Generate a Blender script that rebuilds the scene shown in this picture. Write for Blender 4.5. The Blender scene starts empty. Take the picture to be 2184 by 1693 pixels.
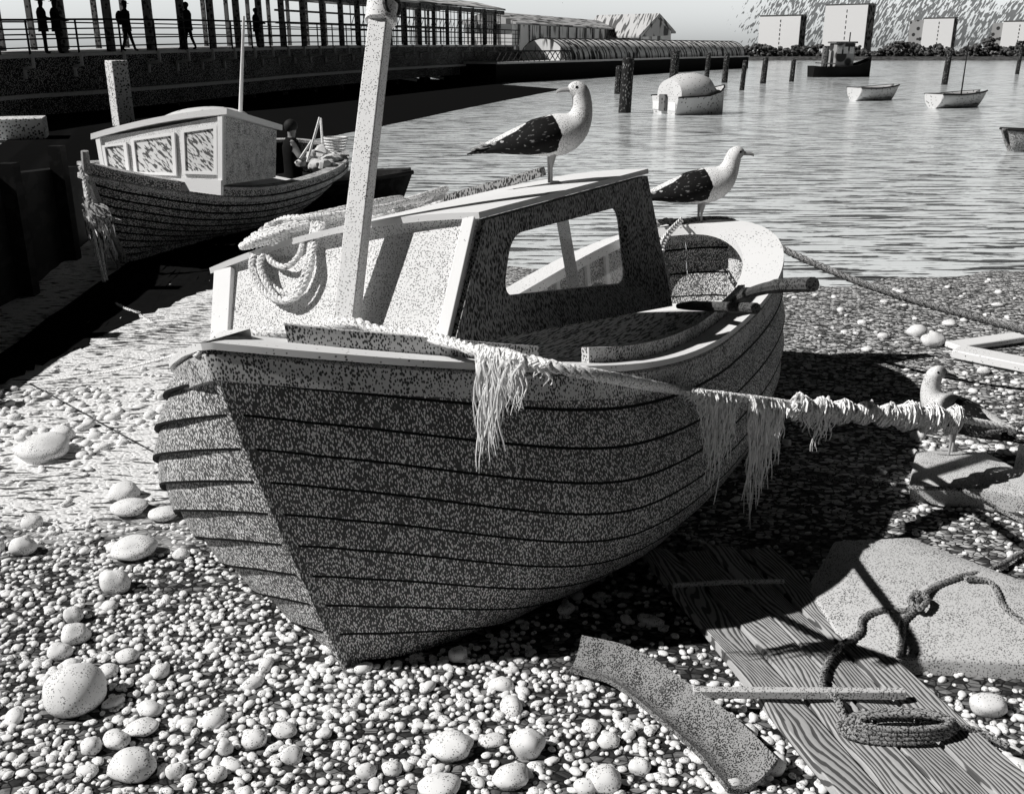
import bpy, math, random
import numpy as np
from mathutils import Vector, Matrix, noise as mnoise

C = bpy.context.scene
COL = C.collection
R = math.radians
random.seed(7)
rng = np.random.default_rng(11)

# ------------------------------------------------------------------ camera, world, sun, exposure
CAM_H, FPX, HOR = 2.4, 983.0, 47.0
PITCH = math.atan((396.5 - HOR) / FPX)
cam = bpy.data.cameras.new("camera")
cam.sensor_width = 36.0
cam.lens = FPX / 1024 * 36.0
cam.clip_start = 0.05
cam.clip_end = 20000
co = bpy.data.objects.new("camera", cam)
COL.objects.link(co)
co.location = (0, 0, CAM_H)
co.rotation_euler = (R(90) - PITCH, 0, 0)
C.camera = co

SUN_ELEV = R(43)
SUN_TRAVEL = Vector((1.0, 0.20, 0)).normalized()          # the way the light travels over the ground
sd = Vector((SUN_TRAVEL.x * math.cos(SUN_ELEV), SUN_TRAVEL.y * math.cos(SUN_ELEV), -math.sin(SUN_ELEV)))
sun = bpy.data.lights.new("sun", 'SUN')
sun.energy = 4.6
sun.angle = R(0.5)
sun.color = (1.0, 0.985, 0.965)
so = bpy.data.objects.new("sun", sun)
COL.objects.link(so)
so.rotation_euler = sd.to_track_quat('-Z', 'Y').to_euler()
so.location = (-20, -3, 20)

C.view_settings.view_transform = 'Standard'
C.view_settings.look = 'None'
C.view_settings.gamma = 1.0
C.view_settings.exposure = 0.0

world = bpy.data.worlds.new("World")
C.world = world
world.use_nodes = True
nt = world.node_tree
nt.nodes.clear()


def N(nt, kind, **kw):
    n = nt.nodes.new(kind)
    for k, v in kw.items():
        if k.startswith('i_'):
            key = k[2:]
            key = int(key) if key.isdigit() else key
            n.inputs[key].default_value = v
        else:
            setattr(n, k, v)
    return n


def math_node(nt, op, a, b=None, c=None, clamp=False):
    n = nt.nodes.new('ShaderNodeMath')
    n.operation = op
    n.use_clamp = clamp
    for i, v in enumerate((a, b, c)):
        if v is None:
            continue
        if isinstance(v, (int, float)):
            n.inputs[i].default_value = v
        else:
            nt.links.new(v, n.inputs[i])
    return n.outputs[0]


def maprange(nt, v, a, b, c=0.0, d=1.0, smooth=True):
    n = nt.nodes.new('ShaderNodeMapRange')
    n.interpolation_type = 'SMOOTHSTEP' if smooth else 'LINEAR'
    nt.links.new(v, n.inputs['Value'])
    for k, val in (('From Min', a), ('From Max', b), ('To Min', c), ('To Max', d)):
        if isinstance(val, (int, float)):
            n.inputs[k].default_value = val
        else:
            nt.links.new(val, n.inputs[k])
    return n.outputs[0]


def mixcol(nt, f, a, b):
    n = nt.nodes.new('ShaderNodeMix')
    n.data_type = 'RGBA'
    for s, v in ((n.inputs['Factor'], f), (n.inputs['A'], a), (n.inputs['B'], b)):
        if isinstance(v, tuple):
            s.default_value = v if len(v) == 4 else (*v, 1)
        elif isinstance(v, (int, float)):
            s.default_value = v
        else:
            nt.links.new(v, s)
    return n.outputs['Result']


def g(v, tint=0.0):
    return (v * (1 - tint * .35), v, v * (1 + tint * .1), 1)


# sky: Nishita taken to grey paper white, with strokes of cloud drawn to the right
sky = N(nt, 'ShaderNodeTexSky', sky_type='NISHITA', sun_disc=False, sun_elevation=SUN_ELEV)
sky.sun_rotation = math.atan2(-SUN_TRAVEL.x, -SUN_TRAVEL.y)
bw = N(nt, 'ShaderNodeRGBToBW')
nt.links.new(sky.outputs[0], bw.inputs[0])
tc = N(nt, 'ShaderNodeTexCoord')
mp = N(nt, 'ShaderNodeMapping')
mp.inputs['Scale'].default_value = (760, 140, 190)
vr = N(nt, 'ShaderNodeVectorRotate', rotation_type='Y_AXIS', i_Angle=R(-24))
nt.links.new(tc.outputs['Generated'], vr.inputs['Vector'])
nt.links.new(vr.outputs[0], mp.inputs[0])
hn = N(nt, 'ShaderNodeTexNoise', i_Scale=1.0, i_Detail=1.5)
nt.links.new(mp.outputs[0], hn.inputs['Vector'])
cn = N(nt, 'ShaderNodeTexNoise', i_Scale=14.0, i_Detail=2.0)
nt.links.new(tc.outputs['Generated'], cn.inputs['Vector'])
sx = N(nt, 'ShaderNodeSeparateXYZ')
nt.links.new(tc.outputs['Generated'], sx.inputs[0])
side = maprange(nt, sx.outputs['X'], 0.16, 0.27)
cloud = math_node(nt, 'MULTIPLY', side, maprange(nt, cn.outputs[0], 0.25, 0.50))
thr = maprange(nt, cloud, 0, 1, 0.80, 0.46)
stroke = maprange(nt, math_node(nt, 'SUBTRACT', hn.outputs[0], thr), -0.02, 0.04, 1.0, 0.25)
val = math_node(nt, 'MULTIPLY', bw.outputs[0], stroke)
# sky left white low down, dimmed above to deepen the shade
val = math_node(nt, 'MULTIPLY', val, maprange(nt, sx.outputs['Z'], 0.09, 0.24, 1.28, 0.05))
# unseen sky behind the viewer dimmed to darken the shaded sides
val = math_node(nt, 'MULTIPLY', val, maprange(nt, sx.outputs['Y'], -0.10, 0.40, 0.10, 1.0))
cc = N(nt, 'ShaderNodeCombineColor')
nt.links.new(math_node(nt, 'MULTIPLY', val, 0.97), cc.inputs[0])
nt.links.new(val, cc.inputs[1])
nt.links.new(math_node(nt, 'MULTIPLY', val, 1.0), cc.inputs[2])
bg = N(nt, 'ShaderNodeBackground', i_Strength=0.13)
nt.links.new(cc.outputs[0], bg.inputs['Color'])
wo = N(nt, 'ShaderNodeOutputWorld')
nt.links.new(bg.outputs[0], wo.inputs['Surface'])

# ------------------------------------------------------------------ measured points -> places in the world
_c, _s = math.cos(PITCH), math.sin(PITCH)
K = 1024 / 2184


def ray(px, py):
    u = (px * K - 512) / FPX
    v = (396.5 - py * K) / FPX
    return Vector((u, _c + v * _s, -_s + v * _c))


CO = Vector((0, 0, CAM_H))


def atz(px, py, z=0.0):
    r = ray(px, py)
    return CO + r * ((z - CAM_H) / r.z)


def aty(px, py, y):
    r = ray(px, py)
    return CO + r * (y / r.y)


def atd(px, py, d):
    return CO + ray(px, py) * d


# ------------------------------------------------------------------ mesh helpers
class MB:
    def __init__(self):
        self.v, self.f = [], []

    def add(self, vs, fs):
        o = len(self.v)
        self.v += [tuple(p) for p in vs]
        self.f += [tuple(i + o for i in f) for f in fs]
        return self

    def hexa(self, p):            # 8 corners: bottom 4 ccw, top 4 ccw
        return self.add(p, [(3, 2, 1, 0), (4, 5, 6, 7), (0, 1, 5, 4), (1, 2, 6, 5), (2, 3, 7, 6), (3, 0, 4, 7)])

    def box(self, c, s, rz=0.0):
        cx, cy, cz = c
        hx, hy, hz = s[0] / 2, s[1] / 2, s[2] / 2
        cr, sr = math.cos(rz), math.sin(rz)
        P = []
        for z in (-hz, hz):
            for x, y in ((-hx, -hy), (hx, -hy), (hx, hy), (-hx, hy)):
                P.append((cx + x * cr - y * sr, cy + x * sr + y * cr, cz + z))
        return self.hexa(P)

    def beam(self, a, b, w, h, up=(0, 0, 1), w2=None, h2=None):
        a, b = Vector(a), Vector(b)
        d = (b - a).normalized()
        sdv = d.cross(Vector(up))
        if sdv.length < 1e-4:
            sdv = d.cross(Vector((1, 0, 0)))
        sdv.normalize()
        u = sdv.cross(d)
        w2 = w if w2 is None else w2
        h2 = h if h2 is None else h2
        P = []
        for p, ww, hh in ((a, w, h), (b, w2, h2)):
            for i, j in ((-1, -1), (1, -1), (1, 1), (-1, 1)):
                P.append(p + sdv * (i * ww / 2) + u * (j * hh / 2))
        return self.add(P, [(0, 1, 2, 3), (7, 6, 5, 4), (0, 4, 5, 1), (1, 5, 6, 2), (2, 6, 7, 3), (3, 7, 4, 0)])

    def tube(self, pts, r, n=8, cap=True, flat=1.0):
        pts = [Vector(p) for p in pts]
        m = len(pts)
        rs = r if isinstance(r, (list, tuple)) else [r] * m
        t0 = (pts[1] - pts[0]).normalized()
        u = t0.cross(Vector((0, 0, 1)))
        if u.length < 1e-3:
            u = t0.cross(Vector((1, 0, 0)))
        u.normalize()
        V = []
        for i in range(m):
            t = (pts[min(i + 1, m - 1)] - pts[max(i - 1, 0)])
            if t.length < 1e-9:
                t = t0.copy()
            t.normalize()
            u = (u - t * u.dot(t))
            u.normalize()
            w = t.cross(u)
            for k in range(n):
                a = 2 * math.pi * k / n
                V.append(pts[i] + u * (math.cos(a) * rs[i]) + w * (math.sin(a) * rs[i] * flat))
        F = []
        for i in range(m - 1):
            for k in range(n):
                k2 = (k + 1) % n
                F.append((i * n + k, i * n + k2, (i + 1) * n + k2, (i + 1) * n + k))
        if cap:
            F.append(tuple(range(n - 1, -1, -1)))
            F.append(tuple((m - 1) * n + k for k in range(n)))
        return self.add(V, F)

    def loft(self, rings, cap=True, closed=True):
        n = len(rings[0])
        V = [p for r in rings for p in r]
        F = []
        for i in range(len(rings) - 1):
            for k in range(n if closed else n - 1):
                k2 = (k + 1) % n
                F.append((i * n + k, i * n + k2, (i + 1) * n + k2, (i + 1) * n + k))
        if cap:
            F.append(tuple(range(n - 1, -1, -1)))
            F.append(tuple((len(rings) - 1) * n + k for k in range(n)))
        return self.add(V, F)

    def prism(self, bottom, top):
        n = len(bottom)
        F = [tuple(range(n - 1, -1, -1)), tuple(range(n, 2 * n))]
        for k in range(n):
            k2 = (k + 1) % n
            F.append((k, k2, n + k2, n + k))
        return self.add(list(bottom) + list(top), F)

    def ell(self, c, r, nu=14, nv=9, rot=None, rough=0.0, seed=0.0):
        V, F = [], []
        for i in range(nv + 1):
            th = math.pi * i / nv
            for k in range(nu):
                a = 2 * math.pi * k / nu
                p = Vector((math.sin(th) * math.cos(a), math.sin(th) * math.sin(a), math.cos(th)))
                if rough:
                    p *= 1 + rough * mnoise.noise(p * 1.3 + Vector((seed, seed * 1.7, 3)))
                p = Vector((p.x * r[0], p.y * r[1], p.z * r[2]))
                if rot is not None:
                    p = rot @ p
                V.append(p + Vector(c))
        for i in range(nv):
            for k in range(nu):
                k2 = (k + 1) % nu
                F.append((i * nu + k, (i + 1) * nu + k, (i + 1) * nu + k2, i * nu + k2))
        return self.add(V, F)

    def build(self, name, mat, parent=None, loc=None, sharp=32, bevel=0.0):
        vs = self.v
        if parent is None and loc is None:
            a = np.array(vs)
            loc = (float((a[:, 0].min() + a[:, 0].max()) / 2), float((a[:, 1].min() + a[:, 1].max()) / 2), float(a[:, 2].min()))
        if loc is not None:
            vs = [(p[0] - loc[0], p[1] - loc[1], p[2] - loc[2]) for p in vs]
        me = bpy.data.meshes.new(name)
        me.from_pydata(vs, [], self.f)
        me.validate()
        me.polygons.foreach_set('use_smooth', [True] * len(me.polygons))
        me.set_sharp_from_angle(angle=R(sharp))
        me.update()
        o = bpy.data.objects.new(name, me)
        COL.objects.link(o)
        me.materials.append(mat)
        if parent is not None:
            o.parent = parent
        if loc is not None:
            o.location = loc
        if bevel:
            b = o.modifiers.new('bevel', 'BEVEL')
            b.width = bevel
            b.segments = 2
            b.limit_method = 'ANGLE'
            b.angle_limit = R(40)
        return o


def tag(o, label, cat, group=None, kind=None):
    if label:
        o['label'] = label
    if cat:
        o['category'] = cat
    if group:
        o['group'] = group
    if kind:
        o['kind'] = kind
    return o


def empty(name, loc, label, cat, group=None, mat=None):
    o = bpy.data.objects.new(name, None)
    COL.objects.link(o)
    o.empty_display_size = 0.2
    if mat is not None:
        o.matrix_world = mat
    else:
        o.location = loc
    return tag(o, label, cat, group)


def structure(o):
    o['kind'] = 'structure'
    return o


def spline(pts, n=12):
    P = [Vector(p) for p in pts]
    P = [P[0] * 2 - P[1]] + P + [P[-1] * 2 - P[-2]]
    out = []
    for i in range(1, len(P) - 2):
        a, b, c, d = P[i - 1], P[i], P[i + 1], P[i + 2]
        for k in range(n):
            t = k / n
            out.append(0.5 * ((2 * b) + (c - a) * t + (2 * a - 5 * b + 4 * c - d) * t * t + (3 * b - a - 3 * c + d) * t ** 3))
    out.append(P[-2].copy())
    return out


def resample(pts, step):
    out, acc = [pts[0].copy()], 0.0
    for a, b in zip(pts, pts[1:]):
        L = (b - a).length
        while L > 1e-9 and acc + L >= step:
            t = (step - acc) / L
            a = a + (b - a) * t
            out.append(a.copy())
            L = (b - a).length
            acc = 0.0
        acc += L
    if (out[-1] - pts[-1]).length > step * .3:
        out.append(pts[-1].copy())
    return out


def rope_mb(mb, pts, r=0.016, pitch=None, n=6, smooth=12):
    pitch = pitch or r * 5.5
    P = resample(spline(pts, smooth), pitch / 8)
    t0 = (P[1] - P[0]).normalized()
    u = t0.cross(Vector((0, 0, 1)))
    if u.length < 1e-3:
        u = t0.cross(Vector((1, 0, 0)))
    u.normalize()
    strands = [[], [], []]
    for i, p in enumerate(P):
        t = (P[min(i + 1, len(P) - 1)] - P[max(i - 1, 0)]).normalized()
        u = (u - t * u.dot(t)).normalized()
        w = t.cross(u)
        for k in range(3):
            a = 2 * math.pi * (i / 8 + k / 3)
            strands[k].append(p + u * (math.cos(a) * r * .52) + w * (math.sin(a) * r * .52))
    for s in strands:
        mb.tube(s, r * .56, n=n)
    return mb


# ------------------------------------------------------------------ materials (pen strokes are part of each surface)
def new_mat(name):
    m = bpy.data.materials.new(name)
    m.use_nodes = True
    nt = m.node_tree
    b = nt.nodes['Principled BSDF']
    return m, nt, b


def ink(name, light, dark, scale, thr, stretch=(1, 1, 1), rot=(0, 0, 0), rough=0.75, var=0.12, varscale=0.08, soft=0.06, bump=0.0):
    """dots or ticks of `dark` on `light`; thr 0.2 sparse .. 0.6 dense."""
    m, nt, b = new_mat(name)
    tc = N(nt, 'ShaderNodeTexCoord')
    mp = N(nt, 'ShaderNodeMapping')
    mp.inputs['Scale'].default_value = tuple(scale * k for k in stretch)
    m0 = N(nt, 'ShaderNodeMapping')
    m0.inputs['Rotation'].default_value = tuple(R(a) for a in rot)
    nt.links.new(tc.outputs['Object'], m0.inputs[0])
    nt.links.new(m0.outputs[0], mp.inputs[0])
    vo = N(nt, 'ShaderNodeTexVoronoi', i_Scale=1.0)
    nt.links.new(mp.outputs[0], vo.inputs['Vector'])
    no = N(nt, 'ShaderNodeTexNoise', i_Scale=scale * varscale, i_Detail=2.0)
    nt.links.new(tc.outputs['Object'], no.inputs['Vector'])
    th = maprange(nt, no.outputs[0], 0.3, 0.7, thr - var, thr + var, smooth=False)
    d = math_node(nt, 'SUBTRACT', vo.outputs['Distance'], th)
    f = maprange(nt, d, -soft, soft)
    col = mixcol(nt, f, dark if isinstance(dark, tuple) else g(dark), light if isinstance(light, tuple) else g(light))
    nt.links.new(col, b.inputs['Base Color'])
    b.inputs['Roughness'].default_value = rough
    b.inputs['Specular IOR Level'].default_value = 0.15
    if bump:
        bp = N(nt, 'ShaderNodeBump', i_Strength=bump, i_Distance=0.01)
        nt.links.new(no.outputs[0], bp.inputs['Height'])
        nt.links.new(bp.outputs[0], b.inputs['Normal'])
    return m


def hatch(name, light, dark, scale, thr=0.5, stretch=(1, 1, 1), rot=(0, 0, 0), detail=2.0, rough=0.75, soft=0.04, distort=0.0):
    m, nt, b = new_mat(name)
    tc = N(nt, 'ShaderNodeTexCoord')
    mp = N(nt, 'ShaderNodeMapping')
    mp.inputs['Scale'].default_value = tuple(scale * k for k in stretch)
    m0 = N(nt, 'ShaderNodeMapping')
    m0.inputs['Rotation'].default_value = tuple(R(a) for a in rot)
    nt.links.new(tc.outputs['Object'], m0.inputs[0])
    nt.links.new(m0.outputs[0], mp.inputs[0])
    no = N(nt, 'ShaderNodeTexNoise', i_Scale=1.0, i_Detail=detail, i_Distortion=distort)
    nt.links.new(mp.outputs[0], no.inputs['Vector'])
    f = maprange(nt, no.outputs[0], thr - soft, thr + soft)
    nt.links.new(mixcol(nt, f, g(dark), g(light)), b.inputs['Base Color'])
    b.inputs['Roughness'].default_value = rough
    b.inputs['Specular IOR Level'].default_value = 0.15
    return m


def plain(name, v, rough=0.7, spec=0.2, tint=0.0):
    m, nt, b = new_mat(name)
    tc = N(nt, 'ShaderNodeTexCoord')
    no = N(nt, 'ShaderNodeTexNoise', i_Scale=14.0, i_Detail=4.0)
    nt.links.new(tc.outputs['Object'], no.inputs['Vector'])
    f = maprange(nt, no.outputs[0], 0.3, 0.7)
    nt.links.new(mixcol(nt, f, g(v * .82, tint), g(v, tint)), b.inputs['Base Color'])
    b.inputs['Roughness'].default_value = rough
    b.inputs['Specular IOR Level'].default_value = spec
    return m


def grain(name, light, dark, across, rings=55, knots=2.2, rough=0.8):
    """plank grain: contour lines of a stretched noise; `across` = long axis."""
    m, nt, b = new_mat(name)
    tc = N(nt, 'ShaderNodeTexCoord')
    mp = N(nt, 'ShaderNodeMapping')
    mp.inputs['Scale'].default_value = (knots, knots * .26, knots)
    m0 = N(nt, 'ShaderNodeMapping')
    m0.inputs['Rotation'].default_value = (0, 0, across)
    nt.links.new(tc.outputs['Object'], m0.inputs[0])
    nt.links.new(m0.outputs[0], mp.inputs[0])
    oi = N(nt, 'ShaderNodeObjectInfo')
    ad = N(nt, 'ShaderNodeVectorMath', operation='ADD')
    cm = N(nt, 'ShaderNodeCombineXYZ')
    nt.links.new(math_node(nt, 'MULTIPLY', oi.outputs['Random'], 40.0), cm.inputs[0])
    nt.links.new(mp.outputs[0], ad.inputs[0])
    nt.links.new(cm.outputs[0], ad.inputs[1])
    no = N(nt, 'ShaderNodeTexNoise', i_Scale=2.4, i_Detail=2.0)
    nt.links.new(ad.outputs[0], no.inputs['Vector'])
    sp = N(nt, 'ShaderNodeSeparateXYZ')
    nt.links.new(mp.outputs[0], sp.inputs[0])
    w = math_node(nt, 'SINE', math_node(nt, 'ADD', math_node(nt, 'MULTIPLY', sp.outputs['X'], rings), math_node(nt, 'MULTIPLY', no.outputs[0], 85)))
    n2 = N(nt, 'ShaderNodeTexNoise', i_Scale=30.0, i_Detail=2.0)
    nt.links.new(ad.outputs[0], n2.inputs['Vector'])
    ww = math_node(nt, 'ADD', w, math_node(nt, 'MULTIPLY', math_node(nt, 'SUBTRACT', n2.outputs[0], 0.5), 2.4))
    f = maprange(nt, ww, -0.45, 0.05)
    nt.links.new(mixcol(nt, f, g(dark), g(light)), b.inputs['Base Color'])
    b.inputs['Roughness'].default_value = rough
    b.inputs['Specular IOR Level'].default_value = 0.15
    bp = N(nt, 'ShaderNodeBump', i_Strength=0.3, i_Distance=0.002)
    nt.links.new(ww, bp.inputs['Height'])
    nt.links.new(bp.outputs[0], b.inputs['Normal'])
    return m


M = {
    'hull': ink('hull_ink', 0.10, 0.92, 170, 0.41, stretch=(1.0, 1.0, .40), var=.05, rough=.6, varscale=.04),
    'hull2': ink('far_hull_ink', 0.10, 0.72, 85, 0.44, stretch=(.6, .6, 1.0), var=.06, rough=.6),
    'stem': ink('stem_ink', 0.42, 0.08, 90, 0.38),
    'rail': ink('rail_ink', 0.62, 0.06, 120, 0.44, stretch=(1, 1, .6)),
    'cap': ink('white_cap_ink', 0.80, 0.10, 40, 0.13, var=.12, stretch=(1, 1, 1)),
    'panel': ink('panel_stipple', 0.72, 0.08, 135, 0.34, var=.05, soft=.07),
    'white': ink('white_paint', 0.80, 0.25, 40, 0.06, var=.05),
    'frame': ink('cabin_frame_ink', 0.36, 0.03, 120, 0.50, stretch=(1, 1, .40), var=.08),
    'deck': hatch('deck_hatch', 0.55, 0.05, 60, 0.48, stretch=(.25, 1, 1)),
    'tar': plain('tarred_seam', 0.012, .8, .1),
    'dark': plain('ink_black', 0.015, .8, .1),
    'darkwood': hatch('dark_timber', 0.12, 0.012, 26, 0.56, stretch=(1, 1, .3)),
    'mast': ink('mast_stipple', 0.80, 0.06, 120, 0.27, var=.06, soft=.05),
    'rope': hatch('rope_fibre', 0.86, 0.20, 130, 0.42, stretch=(1, 1, 1)),
    'darkrope': hatch('tarred_rope', 0.34, 0.03, 130, 0.47),
    'weed': hatch('dry_weed', 0.92, 0.22, 60, 0.40, stretch=(3, 3, .18)),
    'stone': ink('pale_stone', 0.80, 0.16, 110, 0.25, var=.16, varscale=.10, bump=.5),
    'pebble': ink('shingle_pebble', 0.84, 0.30, 120, 0.24, var=.22, varscale=.22),
    'slab': ink('slab_stipple', 0.60, 0.08, 120, 0.34, var=.08),
    'iron': ink('iron_bar', 0.10, 0.02, 90, 0.4),
    'gutter': ink('curved_board_ink', 0.28, 0.03, 160, 0.46, stretch=(1, 1, 1)),
    'girder': ink('girder_ink', 0.02, 0.60, 24.0, 0.37, var=.06, varscale=.02),
    'lip': plain('deck_lip', 0.62),
    'pierdark': plain('pier_black', 0.012, .9, .05),
    'pile': ink('pile_ink', 0.02, 0.20, 14.0, 0.28, stretch=(1, 1, .5)),
    'column': ink('concrete_stipple', 0.74, 0.05, 14, 0.36, var=.08),
    'post': ink('post_ink', 0.16, 0.03, 6.0, 0.40),
    'railpipe': plain('rail_iron', 0.02),
    'roofh': hatch('roof_hatch', 0.52, 0.10, 1.5, 0.46, stretch=(1.9, .22, .22), rot=(0, 0, 20)),
    'screen': hatch('screen_hatch', 0.75, 0.10, 2.6, 0.46, stretch=(1.8, 1.8, .4), rot=(0, 35, 0)),
    'wallh': hatch('shed_wall_hatch', 0.75, 0.15, 1.0, 0.44, stretch=(1, 1, .25)),
    'barrel': hatch('barrel_roof_hatch', 0.78, 0.06, 1.0, 0.43, stretch=(1.8, 1.8, .4)),
    'coat': plain('dark_cloth', 0.012, .9, .05),
    'skin': plain('skin', 0.30),
    'hair': plain('hair', 0.02),
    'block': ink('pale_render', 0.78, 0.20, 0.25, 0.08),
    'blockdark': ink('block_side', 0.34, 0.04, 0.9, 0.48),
    'leaf': ink('tree_ink', 0.10, 0.02, 1.2, 0.45),
    'gullwhite': ink('gull_white', 0.78, 0.14, 150, 0.30, var=.10, soft=.04),
    'gullblack': hatch('gull_black', 0.22, 0.008, 90, 0.66, stretch=(.3, 1, 1)),
    'gulltail': hatch('gull_tail', 0.55, 0.03, 90, 0.52, stretch=(.3, 1, 1)),
    'beak': plain('beak', 0.42),
    'leg': plain('gull_leg', 0.42),
    'glassdark': hatch('window_reflection', 0.66, 0.10, 30, 0.47, stretch=(.35, .35, 1.6), rot=(25, 30, 0), rough=.25),
    'tarp': ink('tarp', 0.62, 0.10, 9, 0.22, var=.10),
    'net': hatch('net_fibre', 0.70, 0.10, 40, 0.47, stretch=(1, 1, .3)),
    'shade_sheet': hatch('painted_shade_hatch', 0.03, 0.010, 6, 0.55, stretch=(1, .3, 1)),  # hatched version of the painted shade black
    'shade_black': plain('painted_shade_black', .010, 1.0, 0.0),  # flat black for the painted shade sheets
    'nearblack': hatch('near_black', 0.014, 0.006, 8, 0.55, stretch=(1, .3, 1)),
}
gl, gnt, gb = new_mat('pane_glass')
gb.inputs['Base Color'].default_value = (0.9, 0.92, 0.92, 1)
tr = N(gnt, 'ShaderNodeBsdfTransparent')
gg = N(gnt, 'ShaderNodeBsdfGlossy', i_Roughness=0.03)
mx = N(gnt, 'ShaderNodeMixShader', i_0=0.06)
gnt.links.new(tr.outputs[0], mx.inputs[1])
gnt.links.new(gg.outputs[0], mx.inputs[2])
gnt.links.new(mx.outputs[0], gnt.nodes['Material Output'].inputs['Surface'])
M['glass'] = gl

# ground: shingle with sandy, wind-rippled patches
m, nt, b = new_mat('beach_ground')
tc = N(nt, 'ShaderNodeTexCoord')
vo = N(nt, 'ShaderNodeTexVoronoi', feature='DISTANCE_TO_EDGE', i_Scale=30.0)
vc = N(nt, 'ShaderNodeTexVoronoi', i_Scale=30.0)
mp = N(nt, 'ShaderNodeMapping')
mp.inputs['Scale'].default_value = (0.8, 1.25, 1)
mp.inputs['Rotation'].default_value = (0, 0, R(12))
nt.links.new(tc.outputs['Object'], mp.inputs[0])
nt.links.new(mp.outputs[0], vo.inputs['Vector'])
nt.links.new(mp.outputs[0], vc.inputs['Vector'])
cell = N(nt, 'ShaderNodeSeparateColor')
nt.links.new(vc.outputs['Color'], cell.inputs[0])
edge = maprange(nt, vo.outputs['Distance'], 0.03, 0.10)
cellv = maprange(nt, cell.outputs[0], 0.25, 0.75, 0.10, 0.85)
n1 = N(nt, 'ShaderNodeTexNoise', i_Scale=1.0, i_Detail=5.0)
mp2 = N(nt, 'ShaderNodeMapping')
mp2.inputs['Scale'].default_value = (7, 30, 1)
mp2.inputs['Rotation'].default_value = (0, 0, R(8))
nt.links.new(tc.outputs['Object'], mp2.inputs[0])
nt.links.new(mp2.outputs[0], n1.inputs['Vector'])
strokes = maprange(nt, n1.outputs[0], 0.46, 0.54)
shing = math_node(nt, 'MULTIPLY', edge, cellv)
shing = math_node(nt, 'MULTIPLY', shing, maprange(nt, n1.outputs[0], 0.42, 0.55, 0.55, 1.0))
# sand patch mask
sx = N(nt, 'ShaderNodeSeparateXYZ')
nt.links.new(tc.outputs['Object'], sx.inputs[0])
bn = N(nt, 'ShaderNodeTexNoise', i_Scale=1.1, i_Detail=4.0)
nt.links.new(tc.outputs['Object'], bn.inputs['Vector'])
wob = math_node(nt, 'MULTIPLY', math_node(nt, 'SUBTRACT', bn.outputs[0], 0.5), 3.0)
yy = math_node(nt, 'ADD', sx.outputs['Y'], wob)
xx = math_node(nt, 'ADD', sx.outputs['X'], math_node(nt, 'MULTIPLY', wob, 0.5))
shing = math_node(nt, 'MULTIPLY', shing, maprange(nt, yy, 3.9, 5.2, 0.28, 1.0))
msk = math_node(nt, 'MULTIPLY', maprange(nt, yy, 4.3, 5.0), maprange(nt, xx, -0.9, -1.5))
sand = mixcol(nt, maprange(nt, math_node(nt, 'ADD', n1.outputs[0], math_node(nt, 'MULTIPLY', wob, .13)), 0.41, 0.48), g(0.08), g(0.84))
base = mixcol(nt, msk, mixcol(nt, shing, g(0.012), g(1.0)), sand)
nt.links.new(base, b.inputs['Base Color'])
b.inputs['Roughness'].default_value = 0.9
b.inputs['Specular IOR Level'].default_value = 0.1
bp = N(nt, 'ShaderNodeBump', i_Strength=0.8, i_Distance=0.02)
nt.links.new(math_node(nt, 'ADD', vo.outputs['Distance'], math_node(nt, 'MULTIPLY', n1.outputs[0], 0.6)), bp.inputs['Height'])
nt.links.new(bp.outputs[0], b.inputs['Normal'])
M['ground'] = m

# water: pale, scored with dark ripple strokes, glossy at a slant
m, nt, b = new_mat('harbour_water')
tc = N(nt, 'ShaderNodeTexCoord')
mp = N(nt, 'ShaderNodeMapping')
mp.inputs['Scale'].default_value = (0.8, 6.5, 1)
mp.inputs['Rotation'].default_value = (0, 0, R(-6))
nt.links.new(tc.outputs['Object'], mp.inputs[0])
n1 = N(nt, 'ShaderNodeTexNoise', i_Scale=1.0, i_Detail=5.0, i_Roughness=0.55, i_Distortion=0.3)
nt.links.new(mp.outputs[0], n1.inputs['Vector'])
n2 = N(nt, 'ShaderNodeTexNoise', i_Scale=0.12, i_Detail=2.0)
nt.links.new(tc.outputs['Object'], n2.inputs['Vector'])
th = maprange(nt, n2.outputs[0], 0.35, 0.65, 0.47, 0.40)
f = maprange(nt, math_node(nt, 'SUBTRACT', n1.outputs[0], th), -0.02, 0.03)
for sc_, t_ in (((6, 24, 1), .25), ((1.8, 7.0, 1), .28)):
    mq = N(nt, 'ShaderNodeMapping')
    mq.inputs['Scale'].default_value = sc_
    nt.links.new(tc.outputs['Object'], mq.inputs[0])
    vq = N(nt, 'ShaderNodeTexVoronoi', i_Scale=1.0)
    nt.links.new(mq.outputs[0], vq.inputs['Vector'])
    tq = maprange(nt, n1.outputs[0], 0.42, 0.58, t_ + .20, t_ - .20)
    f = math_node(nt, 'MULTIPLY', f, maprange(nt, math_node(nt, 'SUBTRACT', vq.outputs['Distance'], tq), -.05, .05))
nt.links.new(mixcol(nt, f, g(0.03), g(0.88, .1)), b.inputs['Base Color'])
b.inputs['Roughness'].default_value = 0.14
b.inputs['IOR'].default_value = 1.33
b.inputs['Specular IOR Level'].default_value = 0.38
bp = N(nt, 'ShaderNodeBump', i_Strength=0.25, i_Distance=0.06)
nt.links.new(n1.outputs[0], bp.inputs['Height'])
nt.links.new(bp.outputs[0], b.inputs['Normal'])
M['water'] = m

# ------------------------------------------------------------------ setting: ground, water, painted shade, far shore
def shore_y(x):
    if x > 2.9:
        return 10.16 + 0.31 * (x - 2.9)
    if x > -2.2:
        return 10.16 + ((2.9 - x) / 5.1) ** 2 * 3.4
    return 13.56 + (-2.2 - x) * 0.9


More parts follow.
